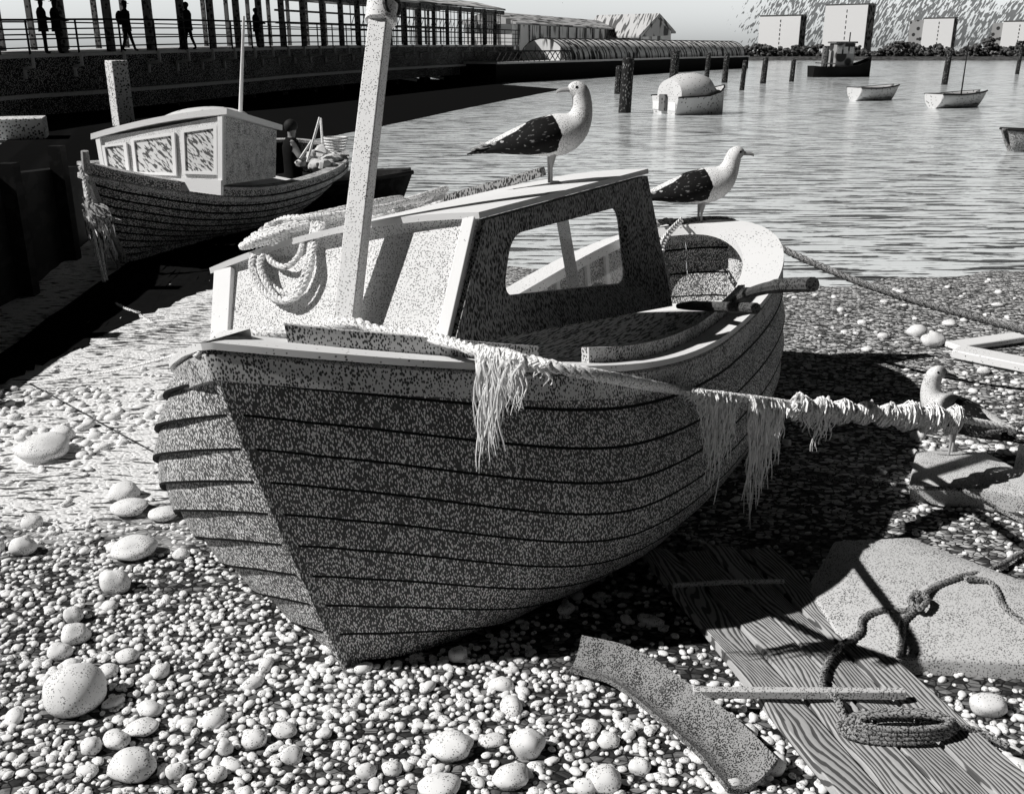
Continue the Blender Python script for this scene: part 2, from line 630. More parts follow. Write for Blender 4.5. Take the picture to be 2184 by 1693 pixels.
def ground_z(x, y):
    d = y - shore_y(x)
    z = 0.012 * mnoise.noise(Vector((x * 1.3, y * 1.3, 0)))
    if y > 4 and x < -1:
        z += 0.02 * mnoise.noise(Vector((x * 2.2, y * 5.5, 4)))
    if d > -0.8:
        z -= 0.03 * (d + 0.8) if d < 3 else 0.114 + 0.06 * (d - 3)
    return max(z, -1.6)


xs = sorted(set([-80, -60, -40, -30, -24, -20, -16, -13] + [round(-11 + i * .2, 3) for i in range(120)] + [14, 17, 22, 30, 45, 70, 90]))
ys = sorted(set([-12, -8, -5, -3, -1, 0, .8, 1.4] + [round(1.8 + i * .2, 3) for i in range(70)] + [16, 17, 18, 20, 23, 27, 32, 40, 55, 80]))
mb = MB()
V = [(x, y, ground_z(x, y)) for y in ys for x in xs]
nx = len(xs)
F = [(j * nx + i, j * nx + i + 1, (j + 1) * nx + i + 1, (j + 1) * nx + i) for j in range(len(ys) - 1) for i in range(nx - 1)]
mb.add(V, F)
structure(mb.build('ground', M['ground'], loc=(0, 0, 0)))

mb = MB()
mb.add([(-3000, 8, -0.03), (3000, 8, -0.03), (3000, 6000, -0.03), (-3000, 6000, -0.03)], [(0, 1, 2, 3)])
structure(mb.build('water', M['water'], loc=(0, 0, 0)))

# painted shade: black sheet left of and under the far boat
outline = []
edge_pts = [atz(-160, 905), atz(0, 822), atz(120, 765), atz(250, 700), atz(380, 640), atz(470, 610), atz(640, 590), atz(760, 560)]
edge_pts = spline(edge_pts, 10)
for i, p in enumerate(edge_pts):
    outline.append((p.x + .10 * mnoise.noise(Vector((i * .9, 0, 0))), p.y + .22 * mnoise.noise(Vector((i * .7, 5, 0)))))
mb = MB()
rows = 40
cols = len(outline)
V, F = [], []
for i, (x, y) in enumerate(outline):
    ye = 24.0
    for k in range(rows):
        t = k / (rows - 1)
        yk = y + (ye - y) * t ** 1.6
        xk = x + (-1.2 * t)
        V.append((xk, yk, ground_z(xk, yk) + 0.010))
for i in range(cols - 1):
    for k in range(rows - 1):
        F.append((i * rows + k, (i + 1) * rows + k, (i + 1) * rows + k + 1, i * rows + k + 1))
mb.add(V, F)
structure(mb.build('shade_sheet', M['shade_black'], loc=(0, 0, 0)))

# black sheet standing in for the pier's shade and reflection on the water
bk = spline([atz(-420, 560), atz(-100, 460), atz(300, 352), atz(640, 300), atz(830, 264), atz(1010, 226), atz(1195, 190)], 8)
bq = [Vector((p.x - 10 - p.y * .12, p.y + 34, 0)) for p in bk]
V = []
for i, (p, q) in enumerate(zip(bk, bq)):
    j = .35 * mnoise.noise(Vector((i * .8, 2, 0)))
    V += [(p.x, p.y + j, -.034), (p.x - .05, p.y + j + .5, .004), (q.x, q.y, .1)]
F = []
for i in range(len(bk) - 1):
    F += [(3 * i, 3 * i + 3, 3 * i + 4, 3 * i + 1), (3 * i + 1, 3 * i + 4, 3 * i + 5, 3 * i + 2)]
structure(MB().add(V, F).build('pier_shade_sheet', M['shade_black'], loc=(0, 0, 0)))

mb = MB()
V, F = [], []
for i in range(60):
    x = 20 + i * 6
    V += [(x, 196 + 4 * mnoise.noise(Vector((i * .4, 1, 0))), -.3), (x, 203, .5), (x, 320, 1.2)]
for i in range(59):
    F += [(i * 3, i * 3 + 3, i * 3 + 4, i * 3 + 1), (i * 3 + 1, i * 3 + 4, i * 3 + 5, i * 3 + 2)]
mb.add(V, F)
structure(mb.build('far_shore', M['leaf'], loc=(0, 0, 0)))


# ------------------------------------------------------------------ clinker boats
class Boat:
    def __init__(self, q, root, Bk=1.0, depth=0.09, full_bow=False):
        self.full_bow = full_bow
        self.ptab = self.smooth(self.PX, self.PY)
        self.stab = self.smooth(self.PX, self.SY)
        (self.tx, self.ty, self.tz, self.yaw, self.heel, self.trim, self.L, self.B, self.zb, self.zm, self.zs,
         self.m, self.p1, self.q1, self.p2, self.q2, self.foot, _) = q
        self.B *= Bk
        self.zk = depth
        self.root = root

    @staticmethod
    def smooth(xs_, ys_):
        P = spline([(a, b, 0) for a, b in zip(xs_, ys_)], 10)
        return [p.x for p in P], [p.y for p in P]

    @staticmethod
    def pose(q):
        tx, ty, tz, yaw, heel, trim = q[:6]
        ch, sh, ct, st = math.cos(heel), math.sin(heel), math.cos(trim), math.sin(trim)
        A = (math.sin(yaw), math.cos(yaw))
        Nn = (math.cos(yaw), -math.sin(yaw))

        def w(x, y, z):
            y2, z2 = y * ch - z * sh, z * ch + y * sh
            x3, z3 = x * ct + z2 * st, z2 * ct - x * st
            return Vector((tx + A[0] * x3 + Nn[0] * y2, ty + A[1] * x3 + Nn[1] * y2, tz + z3))
        O = w(0, 0, 0)
        X, Y, Z = w(1, 0, 0) - O, w(0, 1, 0) - O, w(0, 0, 1) - O
        return Matrix(((X.x, Y.x, Z.x, O.x), (X.y, Y.y, Z.y, O.y), (X.z, Y.z, Z.z, O.z), (0, 0, 0, 1)))

    PX = [0, .03, .1, .3, .6, .9, 1.2, 1.6, 2.2, 2.45]
    PY = [0, .04, .13, .36, .645, .82, .93, .995, 1.025, 1.027]
    SY = [0, .07, .215, .52, .785, .90, .96, 1.0, 1.025, 1.027]

    def hb(self, s, side=1):
        if self.full_bow and s < self.m:
            return float(np.interp(s * self.L, *(self.ptab if side > 0 else self.stab)))
        if s < self.m:
            return self.B * max(0, 1 - (1 - s / self.m) ** self.p1) ** (1 / self.q1)
        return self.B * max(0, 1 - ((s - self.m) / (1 - self.m)) ** self.p2) ** (1 / self.q2)

    def zg(self, s):
        if s < self.m:
            return self.zm + (self.zb - self.zm) * (1 - s / self.m) ** 2
        return self.zm + (self.zs - self.zm) * ((s - self.m) / (1 - self.m)) ** 2

    def pt(self, s, t, side, off=0.0):
        def raw(s, t):
            s = min(max(s, 0.0), 1.0)
            fx = self.foot * (1 - t) ** 1.25
            tx = 0.35 * (1 - t) ** 1.4
            x = fx + (self.L - fx - tx) * s
            full = self.hb(s, side)
            if s < self.m:
                fine = self.B * (1 - (1 - s / self.m) ** (3.0 if self.full_bow else 1.7))
            else:
                fine = self.B * (1 - ((s - self.m) / (1 - self.m)) ** 2.0)
            k = t ** .22 if self.full_bow else t ** .8
            wide = full * k + fine * (1 - k)
            wb = max(0.0, 1 - s / .38)
            ws = max(0.0, (s - .62) / .38)
            a = 2.5 + (1.35 - 2.5) * wb + (1.7 - 2.5) * ws
            e = .72 + (.92 - .72) * wb + (.9 - .72) * ws
            if self.full_bow:
                wv = max(0.0, 1 - s / .30)
                a = 6 - (2.4 if side > 0 else 2.4) * wv - 2 * ws
                e = .45 + .12 * wv + .05 * ws
            y = wide * (1 - (1 - t) ** a) ** e
            if self.full_bow:
                y = y * (1 + .04 * math.sin(math.pi * t ** 1.2)) + (.46 * max(0, math.sin(math.pi * min(1, s / .42) ** .55)) * math.sin(math.pi * t ** 1.15) if side < 0 else 0)
            return Vector((x, side * y, self.zk + (self.zg(s) - self.zk) * t))
        p = raw(s, t)
        if off:
            e = 0.004
            ds = raw(min(s + e, 1), t) - raw(max(s - e, 0), t)
            dt = raw(s, min(t + e, 1)) - raw(s, max(t - e, 0))
            n = ds.cross(dt)
            if n.length > 1e-12:
                n.normalize()
                if n.y * side < 0:
                    n = -n
            p = p + n * off
        return p

    def svals(self, n):
        return [0.5 - 0.5 * math.cos(math.pi * i / n) for i in range(n + 1)]

    def hull(self, mat, strakes=11, ns=64, step=0.028, seam_w=.08):
        mb = MB()
        S = self.svals(ns)
        seam = []
        T = [i / strakes for i in range(strakes + 1)]

        def girth(t, s):
            k = min(1.0, s / .26)
            k = k * k * (3 - 2 * k)
            if self.full_bow:
                return t ** (.95 + .85 * k - .5 * max(0, s - .6))
            return t ** (1.05 + .3 * k)
        for side in (1, -1):
            rows = []
            for i in range(strakes):
                for f, o in ((0.0, step), (seam_w, step * .95), (.45, step * .55), (.8, step * .2), (1.0, 0.0)):
                    rows.append((T[i] + (T[i + 1] - T[i]) * f, o))
            V, F = [], []
            for t, o in rows:
                for s in S:
                    fade = min(1, s / .03) if s < .03 else 1
                    V.append(self.pt(s, girth(t, s), side, o * fade))
            n = len(S)
            for j in range(len(rows) - 1):
                for i in range(n - 1):
                    q = (j * n + i, j * n + i + 1, (j + 1) * n + i + 1, (j + 1) * n + i)
                    F.append(q if side > 0 else q[::-1])
                    seam.append(1 if j % 5 in (0, 4) else 0)
            mb.add(V, F)
        o = mb.build('hull', mat, self.root, sharp=24)
        o.data.materials.append(M['tar'])
        if len(o.data.polygons) == len(seam):
            o.data.polygons.foreach_set('material_index', seam)
        return o

    def lining(self, s0, s1, t0, mat):
        mb = MB()
        for side in (1, -1):
            V, F = [], []
            Sx = [s0 + (s1 - s0) * i / 30 for i in range(31)]
            Tx = [t0 + (1 - t0) * j / 8 for j in range(9)]
            for t in Tx:
                for s in Sx:
                    V.append(self.pt(s, t, side, -0.05))
            for j in range(8):
                for i in range(30):
                    q = (j * 31 + i, j * 31 + i + 1, (j + 1) * 31 + i + 1, (j + 1) * 31 + i)
                    F.append(q[::-1] if side > 0 else q)
            mb.add(V, F)
        return mb.build('inner_planking', mat, self.root)

    def gun_path(self, n=70):
        S = self.svals(n)
        P = [Vector((s * self.L, self.hb(s), self.zg(s))) for s in S]
        Q = [Vector((s * self.L, -self.hb(s, -1), self.zg(s))) for s in reversed(S[1:-1])]
        return P + Q, S + [s for s in reversed(S[1:-1])]

    def sweep(self, name, mat, prof, sub=None, closed=True, z0=0.0, bevel=0.0):
        """sweep a profile [(outward, up)] round the gunwale; prof may be a function of s."""
        P, S = self.gun_path()
        n = len(P)
        rings = []
        for i in range(n):
            a, b2 = P[(i - 1) % n], P[(i + 1) % n]
            t = Vector((b2.x - a.x, b2.y - a.y, 0)).normalized()
            nn = Vector((-t.y, t.x, 0))
            pr = prof(S[i]) if callable(prof) else prof
            rings.append([P[i] + nn * o + Vector((0, 0, z)) for o, z in pr])
        if sub:
            i0, i1 = sub
            mb = MB().loft(rings[i0:i1], cap=True)
        else:
            mb = MB().loft(rings + [rings[0]], cap=False)
        return mb.build(name, mat, self.root, sharp=30, bevel=bevel)

    def stem_post(self, mat, w=0.075, keelmat=None):
        mb = MB()
        pts = []
        for k in range(15):
            t = -0.04 + 1.04 * k / 14
            tt = max(t, 0)
            x = self.foot * (1 - min(tt, 1)) ** 1.25
            z = self.zk + (self.zb - self.zk) * t
            pts.append(Vector((x - 0.015, 0, z)))
        rings = []
        for i, p in enumerate(pts):
            tg = (pts[min(i + 1, 14)] - pts[max(i - 1, 0)]).normalized()
            nn = Vector((-tg.z, 0, tg.x))
            if nn.x > 0:
                nn = -nn
            rings.append([p + nn * .022 + Vector((0, w * .28, 0)), p - nn * .03 + Vector((0, w * .5, 0)), p - nn * .03 + Vector((0, -w * .5, 0)), p + nn * .022 + Vector((0, -w * .28, 0))])
        mb.loft(rings)
        mb.build('stem_post', mat, self.root)
        k = MB()
        f = self.foot
        rings = []
        for x, z0, z1 in ((f - .03, -.02, .10), (f + .02, -.05, .08), (f + .12, -.06, .07), (f + .5, -.06, .07), (self.L - .38, -.05, .08)):
            rings.append([(x, -.045, z0), (x, .045, z0), (x, .06, z1), (x, -.06, z1)])
        k.loft(rings)
        k.build('keel', keelmat or mat, self.root, bevel=.01)


Q1 = [-0.8314528607825487, 3.155487893596492, 0.01697894040897984, 0.49771314733662597, 0.18004282253268747, 0.014254478857351984, 4.871048180082235, 1.0254279757103053, 1.4319640321990814, 0.855961763342412, 1.19, 0.4939090240036832, 2.621460873798914, 2.1013342532134964, 3.2000025688644285, 2.52783714883956, 0.39417052015663856, 0.2567471294426913]
PM = Boat.pose(Q1)
PI_ = PM.inverted()


def loc(px, py, ax, val):
    """point of the near boat's own frame on the sight line of a pixel"""
    c = PI_ @ CO
    r = PI_.to_3x3() @ ray(px, py)
    t = (val - c[ax]) / r[ax]
    return c + r * t


def onplane(px, py, p0, n):
    c = PI_ @ CO
    r = PI_.to_3x3() @ ray(px, py)
    return c + r * ((Vector(p0) - c).dot(n) / r.dot(n))


fb = empty('fishing_boat', None, 'large clinker fishing boat with cuddy cabin hauled up bow first on the shingle', 'fishing boat', mat=PM)
B1 = Boat(Q1, fb, depth=-0.17, full_bow=True)
B1.foot = .38
B1.hull(M['hull'])
B1.stem_post(M['hull'], w=.038, keelmat=M['hull'])
B1.sweep('rubbing_strake', M['rail'], [(0.0, -.135), (.035, -.125), (.042, -.03), (.0, -.012)])


def cap_prof(s):
    w = .15 + .10 * max(0, (s - .55) / .45)
    return [(.05, -.012), (.05, .014), (-w, .020), (-w, -.05)]


B1.sweep('gunwale', M['cap'], cap_prof)


def toe(s):
    return [(-.085, .018), (-.075, .085), (-.115, .085), (-.125, .018)]


i_of = lambda s: int(round(math.acos(1 - 2 * s) / math.pi * 70))
B1.sweep('toe_rail', M['rail'], toe, sub=(i_of(.03), i_of(.215)))
B1.sweep('toe_rail', M['rail'], toe, sub=(i_of(.25), i_of(.68)))
# decks
mb = MB()
V, F = [], []
Sd = [0.004 + (.61 - .004) * (i / 40) ** 1.4 for i in range(41)]
for s in Sd:
    for k in range(13):
        a = -1 + 2 * k / 12
        hbv = max(B1.hb(s, 1 if a > 0 else -1) - .06, .01)
        V.append((s * B1.L, a * hbv, B1.zg(s) - .012 + .03 * (1 - a * a)))
for i in range(40):
    for k in range(12):
        F.append((i * 13 + k, (i + 1) * 13 + k, (i + 1) * 13 + k + 1, i * 13 + k + 1))
mb.add(V, F)
mb.build('deck', M['deck'], fb)
mb = MB()
V, F = [], []
for i in range(21):
    s = .55 + .42 * i / 20
    p = B1.pt(s, .42, 1, -.06)
    V += [(p.x, p.y, p.z), (p.x, -p.y, p.z)]
for i in range(20):
    F.append((2 * i, 2 * i + 1, 2 * i + 3, 2 * i + 2))
mb.add(V, F)
mb.build('cockpit_floor', M['deck'], fb)
B1.lining(.55, .985, .40, M['rail'])
mb = MB()
s = .61
pa = [B1.pt(s, t, 1, -.05) for t in (.42, .6, .8, 1.0)]
ring = pa + [Vector((p.x, -p.y, p.z)) for p in reversed(pa)]
mb.prism([p + Vector((-.02, 0, 0)) for p in ring], ring)
mb.build('cockpit_bulkhead', M['dark'], fb)
for i in range(11):
    s = .66 + .295 * i / 10
    for sdn in (1, -1):
        P = [B1.pt(s, t, sdn, -.065) for t in (.42, .55, .68, .82, .95)]
        MB().tube(P, .024, n=6).build('rib', M['cap'], fb)
# thwart and stern knee
p = B1.pt(.80, .8, 1, -.05)
MB().box((p.x, 0, p.z - .02), (.22, 2 * p.y - .04, .035)).build('thwart', M['white'], fb, bevel=.006)

# cabin
FT, RT, RB, FB_ = Vector((1.05, .52, 1.67)), Vector((2.85, .527, 1.68)), Vector((2.9, .568, .93)), Vector((.74, .48, 1.225))
SFT, SRT, SRB, SFB = Vector((.87, -.79, 1.585)), Vector((2.85, -.83, 1.61)), Vector((2.9, -.80, .95)), Vector((.62, -.70, 1.20))


def framed(outer, inner, thick, nrm):
    """panel with a hole: outer 4 corners, inner loop of n points, both same winding."""
    n = len(inner)
    per = []
    # project the inner loop radially on to the outer quad
    c = sum((Vector(p) for p in inner), Vector()) / n
    e1 = (outer[1] - outer[0]).normalized()
    e2 = nrm.cross(e1).normalized()

    def uv(p):
        d = p - c
        return d.dot(e1), d.dot(e2)
    OQ = [uv(p) for p in outer]
    for p in inner:
        du, dv = uv(Vector(p))
        best = None
        for i in range(4):
            (x1, y1), (x2, y2) = OQ[i], OQ[(i + 1) % 4]
            den = du * (y2 - y1) - dv * (x2 - x1)
            if abs(den) < 1e-9:
                continue
            t = (x1 * (y2 - y1) - y1 * (x2 - x1)) / den
            w = (x1 * dv - y1 * du) / den
            if t > 0 and -1e-6 <= w <= 1 + 1e-6 and (best is None or t < best[0]):
                best = (t, i, w)
        t, i, w = best
        per.append([Vector(outer[i]).lerp(Vector(outer[(i + 1) % 4]), w), i])
    # snap the nearest sample to every corner so that the outline stays sharp
    for ci in range(4):
        k = min(range(n), key=lambda k: (per[k][0] - Vector(outer[ci])).length)
        per[k][0] = Vector(outer[ci])
    o = [p[0] for p in per]
    h = nrm * (thick / 2)
    inn = [Vector(p) for p in inner]
    rings = [[a + h for a in o], [a + h for a in inn], [a - h for a in inn], [a - h for a in o]]
    mb = MB()
    V = [p for r in rings for p in r]
    F = []
    for j in range(4):
        for k in range(n):
            k2, j2 = (k + 1) % n, (j + 1) % 4
            F.append((j * n + k, j * n + k2, j2 * n + k2, j2 * n + k))
    return mb.add(V, F)


def rounded(pts, r, n=7):
    out = []
    m = len(pts)
    for i in range(m):
        a, b, c = Vector(pts[i - 1]), Vector(pts[i]), Vector(pts[(i + 1) % m])
        p, q = b + (a - b).normalized() * r, b + (c - b).normalized() * r
        for k in range(n + 1):
            t = k / n
            out.append(p * (1 - t) ** 2 + b * 2 * t * (1 - t) + q * t * t)
    # extra points along the straights
    res = []
    for i in range(len(out)):
        a, b = out[i], out[(i + 1) % len(out)]
        res.append(a)
        L = (b - a).length
        if L > .08:
            kk = int(L / .08)
            for j in range(1, kk + 1):
                res.append(a.lerp(b, j / (kk + 1)))
    return res


nport = (RT - FT).cross(FB_ - FT).normalized()
if nport.y < 0:
    nport = -nport
win = [onplane(px, py, FT, nport) for px, py in ((1080, 500), (1322, 438), (1340, 602), (1062, 632))]
inner = rounded(win, .10)
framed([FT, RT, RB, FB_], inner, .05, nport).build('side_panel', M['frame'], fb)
pane = MB()
pl = [p for p in inner]
pane.prism([p - nport * .003 for p in pl], [p + nport * .003 for p in pl])
pane.build('window_pane', M['glass'], fb)
ns_ = (SRT - SFT).cross(SFB - SFT).normalized()
if ns_.y < 0:
    ns_ = -ns_
swin = [SFT.lerp(SRT, .12) * .80 + SFB.lerp(SRB, .12) * .20, SFT.lerp(SRT, .9) * .86 + SFB.lerp(SRB, .9) * .14,
        SFT.lerp(SRT, .92) * .30 + SFB.lerp(SRB, .92) * .70, SFT.lerp(SRT, .12) * .38 + SFB.lerp(SRB, .12) * .62]
sin_ = rounded(swin, .09)
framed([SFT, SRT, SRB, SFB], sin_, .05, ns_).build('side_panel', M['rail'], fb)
MB().beam(SFT.lerp(SRT, .55), SFB.lerp(SRB, .55) + Vector((0, 0, .02)), .055, .05).build('window_post', M['mast'], fb)
# front bulkhead
nf = (SFT - FT).cross(FB_ - FT).normalized()
if nf.x > 0:
    nf = -nf
fl = [SFB.lerp(FB_, t) for t in (0, 1)]
mb = MB()
mb.hexa([SFB - nf * .02, FB_ - nf * .02, FT - nf * .02, SFT - nf * .02, SFB + nf * .015, FB_ + nf * .015, FT + nf * .015, SFT + nf * .015])
mb.build('front_panel', M['panel'], fb)
for A, Bq, tw in ((SFB, SFT, .10), (FB_, FT, -.055)):
    ax = (FB_ - SFB).normalized()
    a0, a1 = A + nf * .018 + Vector((0, 0, -.03)), Bq + nf * .018
    mb = MB()
    mb.hexa([a0, a0 + ax * tw, a0 + ax * tw + nf * .028, a0 + nf * .028, a1, a1 + ax * tw, a1 + ax * tw + nf * .028, a1 + nf * .028])
    mb.build('corner_board', M['white'], fb, bevel=.004)
mb = MB()
MB().beam(SFB + nf * .03, FB_ + nf * .03, .05, .05).build('sill', M['white'], fb, bevel=.005)
# roof
mb = MB()
V, F = [], []
n1, n2 = 12, 10
axd = (FT - SFT).normalized()
for lay, dz in ((0, 0.0), (1, 0.026)):
    for i in range(n1 + 1):
        u = -.012 + 1.03 * i / n1
        for j in range(n2 + 1):
            v = -.022 + 1.035 * j / n2
            p = SFT.lerp(FT, u).lerp(SRT.lerp(RT, u), v)
            p.z += .012 + .055 * (1 - (2 * u - 1) ** 2) + dz
            V.append(p)
w_ = (n1 + 1) * (n2 + 1)
for i in range(n1):
    for j in range(n2):
        q = (i * (n2 + 1) + j, i * (n2 + 1) + j + 1, (i + 1) * (n2 + 1) + j + 1, (i + 1) * (n2 + 1) + j)
        F.append(q)
        F.append(tuple(w_ + k for k in q[::-1]))
loop = [i * (n2 + 1) for i in range(n1 + 1)] + [n1 * (n2 + 1) + j for j in range(1, n2 + 1)] + [i * (n2 + 1) + n2 for i in range(n1 - 1, -1, -1)] + [j for j in range(n2 - 1, 0, -1)]
for a, b2 in zip(loop, loop[1:] + loop[:1]):
    F.append((a, b2, b2 + w_, a + w_))
mb.add(V, F)
mb.build('cabin_roof', M['white'], fb)


def roofz(x, y):
    u = (y + .81) / 1.33
    return SFT.lerp(FT, u).z + .055 * (1 - (2 * u - 1) ** 2) + .052
# gap filler above the front panel under the camber
mb = MB()
top = []
for i in range(13):
    u = i / 12
    p = SFT.lerp(FT, u)
    top.append(p + Vector((0, 0, .012 + .055 * (1 - (2 * u - 1) ** 2))))
bot = [SFT.lerp(FT, i / 12) for i in range(13)]
ringf = bot + top[::-1]
mb.prism([p - nf * .018 for p in ringf], [p + nf * .012 for p in ringf])
mb.build('head_board', M['panel'], fb)

# mast
m0 = Vector((.615, .035, 1.20))
m1 = loc(815, 20, 0, 1.22)
mdir = (m1 - m0).normalized()
m2 = m0 + mdir * 2.9
mb = MB()
rot_up = Vector((.35, 1.0, 0))
mb.beam(m0, m2, .088, .088, up=rot_up, w2=.074, h2=.074)
mast = mb.build('mast', M['mast'], fb, bevel=.006)
pr = m0 + mdir * ((m1 - m0).length - .01)
mb = MB()
mb.tube([pr - mdir * .05, pr - mdir * .045, pr + mdir * .035, pr + mdir * .04], [.056, .066, .066, .056], n=14)
mb.build('mast_band', M['mast'], mast)
mb = MB()
mb.tube([pr + mdir * .02 + Vector((math.cos(a) * .05, .05 + .0, math.sin(a) * .045)) for a in np.linspace(0, 6.283, 17)], .011, n=6, cap=False)
mb.build('halyard_ring', M['iron'], mast)
MB().tube([m0 + mdir * -.03, m0 + mdir * .03], [.075, .07], n=8).build('mast_step', M['white'], mast)
# cabin rear post
MB().beam((2.86, .02, .62), (2.86, -.02, 1.66), .06, .05).build('door_post', M['mast'], fb)
MB().box((3.42, -.38, .62), (.62, .5, .34)).build('engine_box', M['cap'], fb, bevel=.012)
# cleat on the stern cap
mb = MB()
cp = loc(1455, 474, 0, 4.72)
cp = Vector((4.70, -.10, B1.zg(.965) + .02))
mb.tube([cp + Vector((0, -.06, 0)), cp + Vector((0, -.06, .07))], .014, n=8)
mb.tube([cp + Vector((0, .06, 0)), cp + Vector((0, .06, .07))], .014, n=8)
mb.tube([cp + Vector((0, -.13, .075)), cp + Vector((0, .13, .075))], .017, n=8)
mb.build('cleat', M['iron'], fb)


def BW(p):
    return PM @ Vector(p)


# ------------------------------------------------------------------ gear on and around the near boat
def rope_thing(name, pts, label, r=.016, mat='rope', cat='rope', world=True, pitch=None):
    P = pts if world else [BW(p) for p in pts]
    mb = rope_mb(MB(), P, r, pitch)
    return tag(mb.build(name, M[mat]), label, cat)


# hanging coil over the front of the cabin
def bulk(px, py, d=.035):
    return onplane(px, py, SFT, nf) + nf * d


mb = MB()
for k, (dx, dy) in enumerate(((0, 0), (7, -7), (-8, 6), (14, 8))):
    pts = [bulk(575 + dx, 540 + dy * .3, .05), bulk(566 + dx, 580, .05 + .012 * k), bulk(585 + dx, 622 + dy, .045 + .012 * k), bulk(622 + dx * .5, 645 + dy * 1.4, .04 + .01 * k),
           bulk(656 + dx * .6, 625 + dy, .04 + .01 * k), bulk(676 + dx * .5, 580 + dy * .5, .045 + .01 * k), bulk(680 + dx * .4, 530, .05), bulk(682 + dx, 512, .03) + Vector((.03, 0, .06))]
    rope_mb(mb, [BW(p) for p in pts], .0135)
pts = [bulk(580, 545, .06), bulk(600, 572, .06), bulk(630, 580, .06), bulk(655, 556, .06), bulk(662, 520, .05)]
rope_mb(mb, [BW(p) for p in pts], .0135)
tag(mb.build('rope_coil', M['rope']), 'loops of pale rope hanging over the cabin front left of the mast', 'rope')
# coil lying on the roof
mb = MB()
for k in range(5):
    pts = []
    for i in range(17):
        a = 2 * math.pi * i / 16 + k
        x = 1.25 + k * .05 + (.42 + .03 * k) * math.cos(a)
        y = -.50 + (.22 - .025 * k) * math.sin(a) + .03 * math.sin(3 * a + k)
        pts.append(BW((x, y, roofz(x, y) + .02 + .012 * k)))
    rope_mb(mb, pts, .015)
pts = [BW((x, y, roofz(x, y) + .03 + dz)) for x, y, dz in ((1.05, -.62, .05), (1.0, -.45, .05), (1.02, -.3, .02), (1.25, -.18, .0), (1.7, -.2, .0), (2.1, -.4, .01))]
rope_mb(mb, pts, .015)
for k in range(3):
    pts = []
    for i in range(15):
        a = 2 * math.pi * i / 14 + k * .7
        x = 2.05 + .30 * math.cos(a) + .04 * k
        y = -.55 + .14 * math.sin(a)
        pts.append(BW((x, y, roofz(x, y) + .02 + .022 * k + .01 * math.sin(2 * a))))
    rope_mb(mb, pts, .015)
tag(mb.build('rope_coil', M['rope']), 'heaped rope coil lying on the cabin roof behind the mast', 'rope')
# timber lying across the rear of the roof
a, b2 = loc(935, 444, 0, 2.45), loc(1150, 402, 0, 2.70)
a.z, b2.z = roofz(a.x, -.7) + .05, roofz(b2.x, 0) + .055
mb = MB().beam(BW((2.55, -.85, roofz(2.55, -.83) + .045)), BW((2.72, -.02, roofz(2.72, -.02) + .045)), .11, .06, w2=.09, h2=.05)
o = mb.build('wooden_spar', M['frame'], bevel=.006)
tag(o, 'dark spar laid across the cabin roof beside the gull', 'spar')
# foredeck rope that becomes the line over the side
def dk(px, py, z):
    return loc(px, py, 2, z)


mb = MB()
for k in range(3):
    pts = []
    for i in range(15):
        a = 2 * math.pi * i / 14 + k
        pts.append(BW((.40 + (.16 - .02 * k) * math.cos(a) + .02 * k, -.20 + (.30 - .04 * k) * math.sin(a), 1.36 + .022 * k - .1 * (.40 + .16 * math.cos(a)) + .015 * math.sin(2 * a + k))))
    rope_mb(mb, pts, .017)
tag(mb.build('rope_coil', M['rope']), 'pale rope coiled on the foredeck at the foot of the mast', 'rope')
post_w = atz(2172, 1000)
line = [BW(dk(690, 690, 1.36)), BW(dk(760, 688, 1.36)), BW(dk(800, 702, 1.33)), BW(dk(900, 715, 1.30)), BW(dk(980, 735, 1.28))]
over = BW(loc(1020, 748, 1, .80) + Vector((0, 0, .0)))
pA = BW(loc(1120, 768, 1, 1.0))
pB = BW(loc(1200, 785, 1, 1.14))
pC = BW(loc(1320, 808, 1, 1.22))
pD = atd(1440, 830, 4.38)
pE = atd(1580, 848, 4.60)
pF = atd(1780, 872, 4.98)
pG = atd(2040, 893, 5.45)
pH = atd(2165, 916, 5.62)
main = line + [over, pA, pB, pC, pD, pE, pF, pG, pH]
rope_thing('mooring_rope', main, 'rope led over the near gunwale and out to the right, hung with weed', r=.022)
# weed on that rope
def along(poly, t):
    i = min(int(t), len(poly) - 2)
    return poly[i].lerp(poly[i + 1], t - i)


def weed(px0, px1, py0, py1, d0, d1, prof, label, name='seaweed', n=60, wave=.01, fuzz=.014, seed=1):
    """strands hung from (px0,py0)-(px1,py1); prof(u)= drop in metres"""
    rr = random.Random(seed)
    mb = MB()
    for i in range(n):
        u = (i + rr.random()) / n
        base = atd(px0 + (px1 - px0) * u, py0 + (py1 - py0) * u, d0 + (d1 - d0) * u)
        base = base + Vector((rr.uniform(-.004, .004), rr.uniform(-.012, .004), .016))
        Lg = max(.03, prof(u) * rr.uniform(.40, 1.05))
        k = 8
        ph = rr.uniform(0, 6)
        drift = rr.uniform(-.014, .014)
        fat = rr.uniform(.45, 1.1)
        P = [base + Vector((0, .02, -.02)), base]
        for j in range(1, k + 1):
            t = j / k
            P.append(base + Vector((drift * t + wave * 1.1 * math.sin(ph + 7 * t), -.022 + wave * math.cos(ph * 2 + 4 * t), -Lg * t)))
        rad = [.005 * fat, .0075 * fat] + [.0075 * fat * (1 - .75 * (j / k)) for j in range(1, k + 1)]
        mb.tube(P, rad, n=4, flat=.6)
    return tag(mb.build(name, M['weed']), label, 'weed', 'weed hung on the mooring rope')


def peak(c, h, w, lo):
    return lambda u: lo + (h - lo) * max(0, 1 - abs(u - c) / w)


